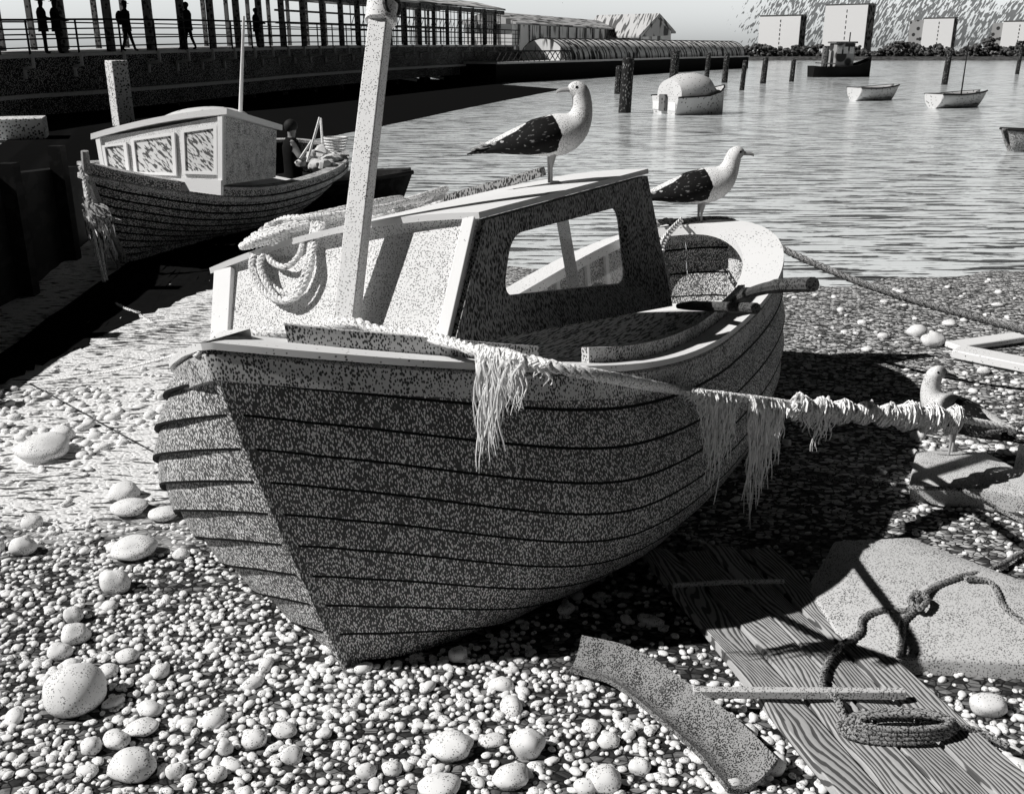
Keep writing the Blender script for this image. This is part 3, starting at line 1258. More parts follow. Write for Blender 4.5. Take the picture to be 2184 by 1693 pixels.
dB = 4.0
dd = lambda px: float(np.interp(px, [1020, 1120, 1200, 1320, 1440, 1580, 1780, 2040, 2165],
                                [ (p - CO).dot(Vector((0, _c, -_s))) for p in (over, pA, pB, pC, pD, pE, pF, pG, pH)])) - .03
weed(1022, 1066, 742, 752, dd(1022), dd(1066), lambda u: .38 + .02 * u, 'longest matted weed strip hanging against the dark planking by the bow', n=46, seed=3)
weed(1016, 1046, 752, 756, dd(1020), dd(1046) , peak(.2, .455, .8, .22), 'narrow weed tail trailing below the matted strip on the planking', n=22, seed=13)
weed(1072, 1116, 750, 765, dd(1072), dd(1116), lambda u: .25 - .08 * u, 'short double weed strip on the rope just right of the longest strip', n=56, seed=4)
weed(1132, 1172, 766, 778, dd(1132), dd(1172), peak(.8, .09, .8, .03), 'smallest weed wisp on the gunwale rope', n=22, seed=5)
weed(1462, 1566, 832, 846, dd(1462), dd(1566), peak(.70, .56, .50, .06), 'tapering weed beard hung from the rope at the turn of the bilge', n=96, seed=6)
weed(1602, 1668, 850, 858, dd(1602), dd(1668), peak(.28, .66, .75, .25), 'deepest pointed weed beard hung from the rope over the boat shadow', n=84, seed=7)
weed(1690, 1778, 862, 872, dd(1690), dd(1778), peak(.62, .25, .6, .07), 'short ragged weed fringe between the pointed beard and the wrapped net', n=52, seed=8)
# white net wound round the rope
mb = MB()
rr = random.Random(5)
for i in range(150):
    px = 1690 + 350 * (i / 150) + rr.uniform(-5, 5)
    d = dd(px) + .03
    py = np.interp(px, [1580, 1780, 2040], [848, 872, 893])
    c = atd(px, py, d)
    rad = .046 + .016 * math.sin(i * .31) + (.016 if i > 95 else 0)
    tilt = rr.uniform(-.5, .5)
    pts = []
    for k in range(11):
        a = 2 * math.pi * k / 10
        pts.append(c + Vector((.02 * math.sin(a + tilt) + tilt * .03 * math.cos(a), rad * math.cos(a), rad * math.sin(a) * rr.uniform(.85, 1.15) - .008)))
    mb.tube(pts, .0055, n=4, cap=False)
tag(mb.build('fishing_net', M['weed']), 'white netting wound round the mooring rope in front of the gull', 'net')
# white mooring post at the frame's edge
mb = MB()
pb = atz(2178, 1008)
mb.tube([pb + Vector((0, 0, -.15)), pb, pb + Vector((.005, 0, .44)), pb + Vector((.005, 0, .46))], [.045, .045, .04, .03], n=10)
tag(mb.build('mooring_post', M['mast']), 'short pale mooring post at the right edge holding the weedy rope', 'post')
rope_thing('hitch_rope', [pH, pb + Vector((.0, -.05, .40)), pb + Vector((.05, 0, .40)), pb + Vector((0, .05, .39)), pb + Vector((-.045, 0, .38)), pb + Vector((0, -.055, .36)), atd(2090, 925, 5.5), atd(2060, 905, 5.48)],
           'dark rope hitched round the short pale post', r=.014, mat='darkrope')
# stern line
cw = BW(cp + Vector((0, .02, .08)))
rope_thing('stern_rope', [BW(cp + Vector((-.02, -.12, .05))), cw, BW(cp + Vector((.03, .12, .06))), atd(1560, 472, 7.55), atd(1700, 545, 7.35), atd(1900, 625, 7.1), atd(2184, 705, 6.9), atd(2420, 768, 6.8), atz(2600, 830)],
           'thick twisted rope running from the stern cleat out to the right above the water edge', r=.026, mat='darkrope')
# chain with shackles at the cabin's rear corner
mb = MB()
P = [loc(1452, 470, 0, 4.6), loc(1430, 492, 0, 4.0), loc(1415, 512, 0, 3.6), loc(1408, 535, 0, 3.2), loc(1418, 560, 0, 3.0), loc(1420, 590, 0, 2.97)]
CH = resample(spline([BW(p) for p in P], 10), .062)
for i, c in enumerate(CH):
    t = (CH[min(i + 1, len(CH) - 1)] - CH[max(i - 1, 0)]).normalized()
    sdv = t.cross(Vector((0, 0, 1))).normalized() if i % 2 else t.cross(t.cross(Vector((0, 0, 1)))).normalized()
    pts = [c + t * (.042 * math.cos(a)) + sdv * (.021 * math.sin(a)) for a in np.linspace(0, 6.2832, 13)]
    mb.tube(pts, .0075, n=5, cap=False)
tag(mb.build('chain', M['rope']), 'rusty chain slung from the stern cleat to the cabin corner', 'chain')
# tiller and oar handles across the cockpit
p1, p2, p3, p4 = loc(1530, 660, 2, .78), loc(1590, 628, 2, 1.02), loc(1655, 610, 2, 1.20), loc(1733, 606, 2, 1.24)
mb = MB().tube([BW(p) for p in spline([p1, p2, p3, p4], 8)], [.022] * 8 + [.027] * 8 + [.031] * 9, n=10)
tag(mb.build('tiller', M['iron']), 'curved dark tiller bar sticking out over the quarter of the boat', 'tiller')
mb = MB().tube([BW(loc(1447, 652, 2, .93)), BW(loc(1475, 651, 2, .96)), BW(loc(1612, 657, 2, 1.0))], [.016, .027, .029], n=10)
tag(mb.build('oar_handle', M['iron']), 'straight dark oar handle lying across the near side deck', 'oar')
# bow line to the left
bl = [BW((.02, .0, 1.45)), BW((-.03, -.06, 1.40)), atd(410, 747, 3.75), atd(330, 768, 4.1), atd(240, 790, 4.6), atd(130, 806, 5.3), atz(60, 815)]
rope_thing('bow_rope', bl, 'thin pale bow rope running from the stem head down to the left', r=.006, mat='rope')


# ------------------------------------------------------------------ gulls
def gull(loc_, rz, scale, head_dir, label, lean=0.0, dz=0.0, head_up=0.0):
    root = empty('seagull', loc_, label, 'gull', 'gulls around the beached boat')
    root.rotation_euler = (0, 0, rz)
    root.scale = (scale,) * 3
    # body spine: x forward, z up, feet at the origin
    spine = [(-.345, .205, .010, .006), (-.30, .212, .032, .016), (-.22, .225, .052, .038), (-.12, .235, .078, .070), (-.01, .245, .098, .094), (.08, .258, .104, .100),
             (.145, .290, .090, .082), (.178, .335, .062, .058)]
    if head_dir > 0:
        spine += [(.192, .375, .050, .046), (.200, .412, .046, .043), (.212, .440, .047, .046), (.232, .450, .040, .041), (.255, .447, .026, .026), (.268, .444, .014, .014)]
    else:
        spine += [(.188, .385, .051, .048), (.182, .440, .046, .044), (.170, .478, .046, .045), (.148, .488, .041, .041), (.122, .484, .027, .027), (.108, .480, .014, .014)]
    P = [Vector((a, 0, b)) for a, b, _, _ in spine]
    rings = []
    nn = 16
    for i, (x, z, ry, rv) in enumerate(spine):
        t = (P[min(i + 1, len(P) - 1)] - P[max(i - 1, 0)]).normalized()
        nrm = Vector((-t.z, 0, t.x))
        ry, rv = ry * 1.14, rv * 1.16
        rings.append([P[i] + Vector((0, 1, 0)) * (math.cos(2 * math.pi * k / nn) * ry) + nrm * (math.sin(2 * math.pi * k / nn) * rv) for k in range(nn)])
    body = MB().loft(rings).build('body', M['gullwhite'], root, sharp=70)
    ss = body.modifiers.new('sub', 'SUBSURF')
    ss.levels = ss.render_levels = 1
    # folded wings: a shell over each flank, long tips crossing over the tail
    for sgn in (1, -1):
        prof = [(.130, .285, .045, .050), (.09, .285, .088, .070), (.02, .283, .108, .088), (-.08, .268, .103, .080), (-.17, .250, .080, .058), (-.26, .235, .050, .036), (-.34, .218, .026, .020), (-.405, .200, .006, .006)]
        rg = []
        for x, z, ry, rv in prof:
            ry, rv = ry * 1.13, rv * 1.13
            ring = []
            for k in range(9):
                a = R(-44 + 134 * k / 8)
                ring.append(Vector((x - .02 * (k < 3), sgn * (math.cos(a) * ry + .004), z - .035 + math.sin(a) * rv * 1.12)))
            for k in range(8, -1, -1):
                a = R(-44 + 134 * k / 8)
                ring.append(Vector((x, sgn * (math.cos(a) * (ry - .018) + .0), z - .035 + math.sin(a) * (rv * 1.12 - .016))))
            rg.append(ring if sgn > 0 else ring[::-1])
        wng = MB().loft(rg).build('wing', M['gullblack'], root, sharp=60)
        # pale edge feathers
        mbf = MB()
        for q in range(5):
            x = -.13 - .05 * q
            mbf.ell((x, sgn * (.083 - .013 * q), .232 - .006 * q), (.030, .005, .010), 8, 5, rot=Matrix.Rotation(R(20), 3, 'Y'))
        mbf.build('feather_tips', M['gullwhite'], wng)
    tail = MB()
    tail.add([(-.28, -.04, .222), (-.28, .04, .222), (-.40, .05, .188), (-.40, -.05, .188), (-.28, -.04, .205), (-.28, .04, .205), (-.40, .05, .182), (-.40, -.05, .182)],
             [(0, 1, 2, 3), (7, 6, 5, 4), (0, 4, 5, 1), (1, 5, 6, 2), (2, 6, 7, 3), (3, 7, 4, 0)])
    tail.build('tail', M['gulltail'], root)
    hd = 1 if head_dir > 0 else -1
    hx, hz = (.262, .445) if hd > 0 else (.114, .481)
    bk = MB()
    bk.tube([(hx - hd * .012, 0, hz), (hx + hd * .02, 0, hz), (hx + hd * .045, 0, hz - .002), (hx + hd * .062, 0, hz - .008), (hx + hd * .068, 0, hz - .018)], [.019, .0175, .016, .012, .003], n=8, flat=.7)
    bk.build('beak', M['beak'], root)
    ex, ez = (.234, .458) if hd > 0 else (.146, .496)
    for sgn in (1, -1):
        MB().ell((ex, sgn * .0415, ez), (.0075, .004, .0075), 10, 6).build('eye', M['dark'], root)
    for sgn in (1, -1):
        lg = MB()
        y = sgn * .036
        lg.tube([(.035, y, .19), (.022, y, .125), (.018, y, .085), (.02, y, .02), (.022, y, .004)], [.022, .014, .0075, .007, .009], n=8)
        for da in (-.45, 0, .45):
            lg.tube([(.02, y, .008), (.02 + .065 * math.cos(da), y + .065 * math.sin(da), .005)], [.006, .004], n=6)
        a0 = len(lg.v)
        lg.add([(.02, y, .007), (.078, y - .027, .005), (.085, y, .005), (.078, y + .027, .005)], [(0, 1, 2, 3)])
        lg.build('leg', M['leg'], root)
    return root


g1 = BW((2.14, .285, roofz(2.14, .285) - .004))
gull(g1, R(8), .95, -1, 'tallest gull, on the cabin roof, black backed with its head turned left')
g2 = BW((4.74, -.10, B1.zg(.974) + .02))
g2 = BW((4.76, .14, B1.zg(.974) + .019))
gull(g2, R(4), 1.2, 1, 'gull standing on the stern gunwale facing right beside the rope')

# third gull stands on the flat rock to the right: seen from behind
def rock_top(x, y):
    return .10


g3 = atz(2034, 968, .105)
gull(g3, R(142), 1.0, -1, 'gull on the flat rock behind the net, back turned and head raised', head_up=0)


# ------------------------------------------------------------------ stones, slabs, boards on the right
def slab_thing(name, outline, z0, z1, mat, label, cat, inset=.015, rough=.006):
    pts = []
    m = len(outline)
    for i in range(m):
        a, b2 = Vector(outline[i]), Vector(outline[(i + 1) % m])
        k = max(2, int((b2 - a).length / .06))
        for j in range(k):
            p = a.lerp(b2, j / k)
            p.x += rough * mnoise.noise(Vector((p.x * 9, p.y * 9, 1)))
            p.y += rough * mnoise.noise(Vector((p.x * 9, p.y * 9, 7)))
            pts.append(p)
    c = sum((Vector((p.x, p.y, 0)) for p in pts), Vector()) / len(pts)

    def ring(z, k):
        return [Vector((c.x + (p.x - c.x) * k, c.y + (p.y - c.y) * k, z)) for p in pts]
    k = 1 - inset / .5
    mb = MB().loft([ring(z0, 1.0), ring(z1 - .018, 1.0), ring(z1 - .004, (1 + k) / 2), ring(z1, k)])
    return tag(mb.build(name, M[mat], sharp=50), label, cat)


z = .075
slab_thing('stone_slab', [atz(1938, 1142, z), atz(2184, 1236, z), atz(2500, 1340, z), atz(2480, 1425, z), atz(2184, 1411, z), atz(1880, 1400, z), atz(1700, 1395, z), atz(1640, 1230, z), atz(1790, 1130, z)][::-1] and
           [atz(1880, 1400, z), atz(2184, 1411, z), atz(2480, 1425, z), atz(2500, 1345, z), atz(2184, 1236, z), atz(1938, 1142, z), atz(1780, 1150, z), atz(1720, 1250, z), atz(1780, 1345, z)],
           -.05, z, 'slab', 'broad grey stone slab beside the planks with ropes lying over it', 'slab')
z = .105
slab_thing('flat_rock', [atz(1945, 1030, z), atz(2060, 1040, z), atz(2240, 1062, z), atz(2330, 1030, z), atz(2184, 1005, z), atz(2100, 962, z), atz(1950, 958, z)], -.05, z, 'slab', 'low flat rock under the gull near the right edge', 'rock', rough=.02)

# planks
tl, trr, bl_, br = Vector((.622, 4.347, 0)), Vector((1.283, 4.347, 0)), Vector((1.056, 2.72, 0)), Vector((1.765, 2.762, 0))
dirp = (bl_ - tl).normalized()
ex = 1.0
bl2, br2 = bl_ + dirp * ex, br + dirp * ex
ang = math.atan2(dirp.x, -dirp.y)
M['plank'] = grain('plank_grain', 0.46, 0.10, -ang, rings=170, knots=1.9)
M['plank2'] = grain('board_grain', 0.55, 0.06, -ang, rings=40)
pl_labels = ['leftmost broad plank of the row lying beneath the boat\'s shadow', 'second plank from the left of the four lying side by side', 'third plank of the row, crossed by the coiled rope', 'rightmost plank of the row, against the grey slab']
for i in range(4):
    a0, a1 = tl.lerp(trr, i / 4 + .007), tl.lerp(trr, (i + 1) / 4 - .007)
    b0, b1 = bl2.lerp(br2, i / 4 + .007), bl2.lerp(br2, (i + 1) / 4 - .007)
    st = (0, .05, -.03, .02)[i]
    a0, a1 = a0 + dirp * st, a1 + dirp * st
    zt = .062 + .006 * (i % 2)
    tilt = .012 * (1 if i % 2 else -1)
    mb = MB()
    nseg = 14
    rings = []
    for k in range(nseg + 1):
        t = k / nseg
        l, r_ = a0.lerp(b0, t), a1.lerp(b1, t)
        w = .006 * mnoise.noise(Vector((t * 4, i * 3.1, 0)))
        rings.append([l + Vector((0, 0, zt - .035)), r_ + Vector((0, 0, zt - .035)), r_ + Vector((-.004, 0, zt + w + tilt * .5)), l + Vector((.004, 0, zt + w - tilt * .5))])
    mb.loft(rings)
    o = tag(mb.build('plank', M['plank'], bevel=.004), pl_labels[i], 'plank', 'planks lying side by side on the shingle')
# stick lying over the shaded end of the planks
a, b2 = atz(1436, 1247, .085), atz(1672, 1238, .085)
tag(MB().tube([a, a.lerp(b2, .5) + Vector((0, .01, 0)), b2], [.011, .012, .010], n=7).build('stick', M['rope']), 'thin stick lying over the shaded end of the planks', 'stick')
# square bar
a, b2 = atz(1478, 1475, .10), atz(1930, 1478, .10)
tag(MB().beam(a, b2, .032, .034).build('square_bar', M['slab'], bevel=.003), 'long square bar lying level over the planks', 'bar')
# curved board on the shingle
mb = MB()
cl = spline([atz(1225, 1425), atz(1330, 1455), atz(1440, 1535), atz(1530, 1610), atz(1602, 1690)], 8)
rings = []
for i, p in enumerate(cl):
    t = (cl[min(i + 1, len(cl) - 1)] - cl[max(i - 1, 0)]).normalized()
    nn = Vector((-t.y, t.x, 0))
    w = .078 + .02 * i / len(cl)
    ring = []
    for k in range(7):
        a = -1 + 2 * k / 6
        ring.append(p + nn * (a * w) + Vector((0, 0, .085 - .05 * (1 - a * a) + .03 * a)))
    for k in range(6, -1, -1):
        a = -1 + 2 * k / 6
        ring.append(p + nn * (a * w) + Vector((0, 0, .063 - .05 * (1 - a * a) + .03 * a)))
    rings.append(ring)
mb.loft(rings)
tag(mb.build('curved_board', M['gutter']), 'curved hollow board lying on the pebbles below the keel', 'board')
# ropes over slab and planks
zz = .085
r1 = [atz(2230, 1150, .02), atz(2184, 1175, .03), atz(2110, 1215, .05), atz(2050, 1228, zz), atz(1995, 1250, zz), atz(1960, 1275, zz + .02), atz(1935, 1300, zz), atz(1880, 1300, zz), atz(1840, 1318, zz), atz(1832, 1350, zz), atz(1790, 1378, .085),
      atz(1762, 1420, .085), atz(1755, 1465, .10), atz(1785, 1490, .11), atz(1800, 1530, .09), atz(1812, 1560, .09)]
rope_thing('slab_rope', r1, 'knotted rope trailing from the right over the slab and down the planks', r=.014, mat='darkrope')
rope_thing('slab_rope', [atz(1955, 1262, zz + .02), atz(1942, 1282, zz + .03), atz(1962, 1296, zz + .03), atz(1978, 1276, zz + .03), atz(1958, 1264, zz + .035), atz(1950, 1300, zz), atz(1925, 1325, zz), atz(1924, 1355, zz), atz(1918, 1396, zz)],
           'short rope with an eye hanging over the near edge of the slab', r=.015, mat='darkrope')
rope_thing('slab_rope', [atz(2058, 1230, zz + .02), atz(2110, 1240, zz), atz(2128, 1262, zz), atz(2140, 1290, zz), atz(2184, 1325, zz), atz(2260, 1350, zz)],
           'rope branch running down the right side of the slab', r=.014, mat='darkrope')
rope_thing('thin_rope', [atz(1640, 1000, .02), atz(1760, 1020, .03), atz(1900, 1032, .06), atz(1960, 1040, .12), atz(2040, 1042, .12), atz(2080, 1058, .10), atz(2130, 1085, .03), atz(2184, 1112, .03), atz(2260, 1150, .02)],
           'thin dark rope crossing from the boat shadow over the flat rock', r=.012, mat='darkrope')
mb = MB()
for k in range(4):
    pts = []
    for i in range(19):
        a = 2 * math.pi * i / 18
        px = 1915 + (125 - 9 * k) * math.cos(a) + 5 * k
        py = 1548 + (34 - 6 * k) * math.sin(a) - 3 * k
        pts.append(atz(px, py, .085 + .016 * k))
    rope_mb(mb, pts, .0125)
rope_mb(mb, [atz(2040, 1545, .1), atz(2090, 1560, .07), atz(2150, 1590, .05)], .0125)
tag(mb.build('rope_coil', M['darkrope']), 'dark rope coil lying on the planks in the lower right', 'rope')
# timbers on the shore at the right edge
tag(MB().beam(atz(2040, 748, .05), atz(2300, 800, .05), .22, .07).build('timber', M['cap'], bevel=.01), 'pale squared timber lying on the shingle at the right edge', 'timber')
tag(MB().beam(atz(2030, 738, .04), atz(2260, 706, .04), .16, .05).build('timber', M['cap'], bevel=.01), 'thin pale board pointing right behind the squared timber', 'timber')

# individual stones
ST = [  # px, py (base centre), half width px, half height px, label
    (152, 1478, 66, 56, 'largest round boulder, at the lower left, dark on its right side', 'boulder'),
    (277, 1636, 50, 34, 'big oval stone at the bottom left below the boulder', 'stone'),
    (241, 1240, 33, 29, 'round pale stone at the left edge of the shingle', 'stone'),
    (280, 1172, 50, 24, 'long flat pale stone left of the boat\'s lit planking', 'stone'),
    (80, 962, 60, 27, 'flat white rock near the left edge below the painted shade', 'stone'),
    (965, 1598, 46, 25, 'long oval pale stone below the boat\'s forefoot', 'stone'),
    (1126, 1588, 37, 35, 'round pale stone right of the long oval stone', 'stone'),
    (1090, 1660, 40, 25, 'pale stone at the bottom below the round one', 'stone'),
    (1290, 1665, 38, 26, 'blunt pale stone at the bottom right of centre', 'stone'),
    (1365, 1635, 24, 19, 'small oval stone left of the curved board', 'stone'),
    (1250, 1680, 26, 18, 'smaller stone touching the blunt pale stone at the bottom', 'stone'),
    (935, 1682, 46, 20, 'wide pale stone cut by the bottom edge of the picture', 'stone'),
    (2112, 1506, 38, 27, 'round stone to the right of the planks', 'stone'),
    (1655, 1628, 22, 32, 'upright narrow stone between curved board and planks', 'stone'),
    (1300, 1580, 24, 18, 'stone on the shingle near the end of the curved board', 'stone'),
    (1272, 1548, 1, 1, None, None),
    (158, 1352, 30, 24, 'round stone above the largest boulder', 'stone'),
    (124, 1390, 26, 18, 'oval stone just above the boulder on its left', 'stone'),
    (155, 1310, 20, 20, 'smaller round stone topmost of the three above the boulder', 'stone'),
    (300, 1555, 34, 14, 'thin flat stone right of and below the boulder', 'stone'),
    (244, 1580, 30, 19, 'blunt stone between the thin flat stone and the big oval', 'stone'),
    (192, 1592, 22, 20, 'small round stone left of the blunt stone under the boulder', 'stone'),
    (372, 1645, 20, 20, 'upright stone right of the big oval at the bottom left', 'stone'),
    (540, 1578, 28, 20, 'grey shaded stone in the lower left shingle', 'stone'),
    (604, 1560, 26, 15, 'oval stone right of the grey shaded stone', 'stone'),
    (622, 1610, 24, 22, 'round stone under the oval one, lower left of centre', 'stone'),
    (480, 1592, 16, 22, 'narrow upright stone in the lower left shingle', 'stone'),
    (462, 1650, 22, 18, 'round stone at the bottom left of centre', 'stone'),
    (690, 1565, 18, 12, 'small oval stone below the boat\'s bow', 'stone'),
    (780, 1645, 22, 20, 'stippled round stone at the bottom centre', 'stone'),
    (836, 1640, 22, 15, 'low stone beside the stippled round one', 'stone'),
    (270, 1400, 26, 15, 'oval pebble-like stone right of the boulder', 'stone'),
    (262, 1050, 32, 20, 'stone in the sand beside a white patch, left of the boat', 'stone'),
    (345, 1098, 36, 13, 'flat stone close to the boat\'s lit planking', 'stone'),
    (65, 1115, 22, 18, 'round stone in the sand at the left', 'stone'),
    (45, 1165, 28, 22, 'dark based stone at the left edge', 'stone'),
    (270, 1085, 40, 15, 'long stone in the sand above the flat one', 'stone'),
    (130, 925, 26, 18, 'round stone behind the flat white rock', 'stone'),
    (385, 1183, 18, 12, 'small stone under the boat\'s lit side', 'stone'),
    (1958, 706, 20, 15, 'smaller of the two white stones on the shore, right', 'stone'),
    (1992, 725, 26, 18, 'larger white stone on the shore at the right', 'stone'),
    (2028, 690, 16, 8, 'flat white stone behind the pair on the shore', 'stone'),
    (1885, 716, 12, 8, 'little stone left of the white pair on the shore', 'stone'),
    (1850, 745, 12, 7, 'little white pebble stone nearest the boat on the shore', 'stone'),
    (2100, 790, 14, 9, 'little white stone below the timber at right', 'stone'),
]
stone_xy = []
for i, (px, py, hw, hh, lab, cat) in enumerate(ST):
    if lab is None:
        continue
    base = atz(px, py + hh * .75)
    d = (base - CO).dot(Vector((0, _c, -_s)))
    rx = hw * K * d / FPX
    rz_ = hh * K * d / FPX
    ry = rx * random.uniform(.75, .95) if hw < 60 else rx * .95
    mb = MB()
    mb.ell((base.x, base.y + ry * .5, rz_ * .62), (rx, ry, rz_ * .98), 22, 14, rot=Matrix.Rotation(random.uniform(-.25, .25), 3, 'Z') @ Matrix.Rotation(random.uniform(-.12, .12), 3, 'Y'), rough=.09 if cat == 'boulder' else .19, seed=i * 2.3)
    tag(mb.build('boulder' if cat == 'boulder' else 'stone', M['stone'], sharp=80), lab, cat, 'larger stones on the beach')
    stone_xy.append((base.x, base.y + ry * .5, max(rx, ry)))

# shingle: thousands of pebbles, one object
def ico():
    t = (1 + 5 ** .5) / 2
    v = np.array([(-1, t, 0), (1, t, 0), (-1, -t, 0), (1, -t, 0), (0, -1, t), (0, 1, t), (0, -1, -t), (0, 1, -t), (t, 0, -1), (t, 0, 1), (-t, 0, -1), (-t, 0, 1)], float)
    v /= np.linalg.norm(v[0])
    f = [(0, 11, 5), (0, 5, 1), (0, 1, 7), (0, 7, 10), (0, 10, 11), (1, 5, 9), (5, 11, 4), (11, 10, 2), (10, 7, 6), (7, 1, 8), (3, 9, 4), (3, 4, 2), (3, 2, 6), (3, 6, 8), (3, 8, 9), (4, 9, 5), (2, 4, 11), (6, 2, 10), (8, 6, 7), (9, 8, 1)]
    v = v.tolist()
    cache, f2 = {}, []

    def mid(a, b):
        k = (min(a, b), max(a, b))
        if k not in cache:
            p = np.array(v[a]) + np.array(v[b])
            v.append((p / np.linalg.norm(p)).tolist())
            cache[k] = len(v) - 1
        return cache[k]
    for a, b, c in f:
        x, y, z = mid(a, b), mid(b, c), mid(c, a)
        f2 += [(a, x, z), (b, y, x), (c, z, y), (x, y, z)]
    return np.array(v), np.array(f2)


IV, IF = ico()
pos = []
HV = lambda x, y: 512 + FPX * x / (y * _c + CAM_H * _s)


def in_hull(x, y):                       # keep pebbles from poking through the hull's bottom
    p = PI_ @ Vector((x, y, 0.03))
    shadex = 1.0 if y < 6.9 else float(np.interp(y, [6.9, 8.2, 9.85, 11.5], [-3.75, -3.65, -3.3, -2.3]))  # also keeps pebbles off the painted shade sheet
    return (.36 < p.x < 4.7 and abs(p.y) < min(.45, .08 + (p.x - .36) * .7)) or (y > 6.9 and x < shadex)


def scatter(y0, y1, cell, rmin, rmax, keep, xlim):
    y = y0
    while y < y1:
        half = xlim(y)
        x = -half
        while x < half:
            xx, yy = x + rng.uniform(-.4, .4) * cell, y + rng.uniform(-.4, .4) * cell
            kp = keep(xx, yy)
            if rng.random() < kp and not in_hull(xx, yy):
                r = rmin + (rmax - rmin) * rng.random() ** 2.2
                if all((xx - sx_) ** 2 + (yy - sy_) ** 2 > (sr_ + r * .3) ** 2 for sx_, sy_, sr_ in stone_xy):
                    pos.append((xx, yy, r))
            x += cell
        y += cell


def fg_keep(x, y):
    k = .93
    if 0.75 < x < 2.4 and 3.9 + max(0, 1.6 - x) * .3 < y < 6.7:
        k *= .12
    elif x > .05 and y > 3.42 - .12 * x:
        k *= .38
    if x < -0.9 and y > 4.2:
        k *= max(.02, 1 - (y - 4.2) * 1.3)
    return k


lim = lambda y: .56 * (y * _c + .8) + .15
scatter(2.1, 3.5, .031, .009, .022, lambda x, y: fg_keep(x, y) * .86, lim)
scatter(3.5, 4.9, .033, .010, .020, lambda x, y: fg_keep(x, y) * .84, lim)
scatter(4.9, 7.5, .062, .014, .030, lambda x, y: (.22 if x > 2.2 else .05) if x > 1.2 else .10, lim)
scatter(7.5, 11, .12, .018, .05, lambda x, y: .10 if (x > 2 and y < shore_y(x) - .2) else 0, lim)
scatter(2.1, 4.6, .12, .022, .050, lambda x, y: fg_keep(x, y) * .36, lim)
scatter(.9, 2.1, .036, .010, .022, lambda x, y: .8, lambda y: 2.4)
# cobble patch at the far left
scatter(5.6, 6.9, .085, .02, .045, lambda x, y: .8 if x < -2.3 - abs(y - 6.2) * .5 else .05, lim)
pos = np.array(pos)
n = len(pos)
print('pebbles', n)
ax_ = pos[:, 2:3] * np.stack([rng.uniform(.9, 1.5, n), rng.uniform(.75, 1.05, n), rng.uniform(.45, .75, n)], 1)
th = rng.uniform(0, 2 * math.pi, n)
lump = 1 + .16 * rng.standard_normal((n, len(IV))).clip(-1.6, 1.6) * .45
Vv = IV[None] * lump[:, :, None] * ax_[:, None, :]
cx_, sx_ = np.cos(th)[:, None], np.sin(th)[:, None]
X = Vv[:, :, 0] * cx_ - Vv[:, :, 1] * sx_ + pos[:, 0:1]
Y = Vv[:, :, 0] * sx_ + Vv[:, :, 1] * cx_ + pos[:, 1:2]
Z = Vv[:, :, 2] + ax_[:, 2:3] * .45
Z += np.array([ground_z(float(a), float(b2)) for a, b2 in pos[:, :2]])[:, None]
allv = np.stack([X, Y, Z], 2).reshape(-1, 3).astype(np.float32)
allf = (IF[None] + (np.arange(n) * len(IV))[:, None, None]).reshape(-1, 3).astype(np.int32)
me = bpy.data.meshes.new('shingle')
me.vertices.add(len(allv))
me.vertices.foreach_set('co', allv.ravel())
me.loops.add(allf.size)
me.loops.foreach_set('vertex_index', allf.ravel())
me.polygons.add(len(allf))
me.polygons.foreach_set('loop_start', np.arange(0, allf.size, 3, dtype=np.int32))
me.polygons.foreach_set('use_smooth', np.ones(len(allf), dtype=bool))
me.update(calc_edges=True)
me.materials.append(M['pebble'])
o = bpy.data.objects.new('shingle', me)
COL.objects.link(o)
tag(o, 'pale pebbles of the shingle beach', 'shingle', kind='stuff')

# added low black wall at the left, casting shade over the beach
mb = MB()
gpts = [(-5.0, 4.0), (-5.0, 7.0), (-5.05, 10.0), (-5.6, 13.0)]
mb_posts = []
rings = []
for (x, y), h in zip(gpts, (1.25, 1.25, 1.2, .95)):
    rings.append([(x - .18, y, -.3), (x + .0, y, -.3), (x + .0, y, h), (x - .18, y, h)])
gr = empty('blocker_wall', (-5.05, 8, 0), 'added low black groyne along the left edge under the pier', 'blocker_wall')
mb.loft(rings)
mb.build('blocker_boards', M['nearblack'], gr, loc=None).location = (5.05, -8, 0)
for i, y in enumerate((4.5, 6.3, 8.1, 9.9, 11.7)):
    x = float(np.interp(y, [p[1] for p in gpts], [p[0] for p in gpts])) + .08
    pbm = MB().box((x, y, .45), (.15, .15, 1.75))
    pbm.build('blocker_post', M['nearblack'], gr).location = (5.05, -8, 0)

# ------------------------------------------------------------------ people
def body_mesh(name, joints, edges, radii):
    me = bpy.data.meshes.new(name)
    me.from_pydata(joints, edges, [])
    o = bpy.data.objects.new(name, me)
    COL.objects.link(o)
    sk = o.modifiers.new('skin', 'SKIN')
    sk.use_smooth_shade = True
    for i, r in enumerate(radii):
        me.skin_vertices[0].data[i].radius = (r, r) if not isinstance(r, tuple) else r
    me.skin_vertices[0].data[0].use_root = True
    su = o.modifiers.new('sub', 'SUBSURF')
    su.levels = su.render_levels = 2
    dg = bpy.context.evaluated_depsgraph_get()
    dg.update()
    m2 = bpy.data.meshes.new_from_object(o.evaluated_get(dg))
    bpy.data.objects.remove(o)
    m2.polygons.foreach_set('use_smooth', [True] * len(m2.polygons))
    return m2


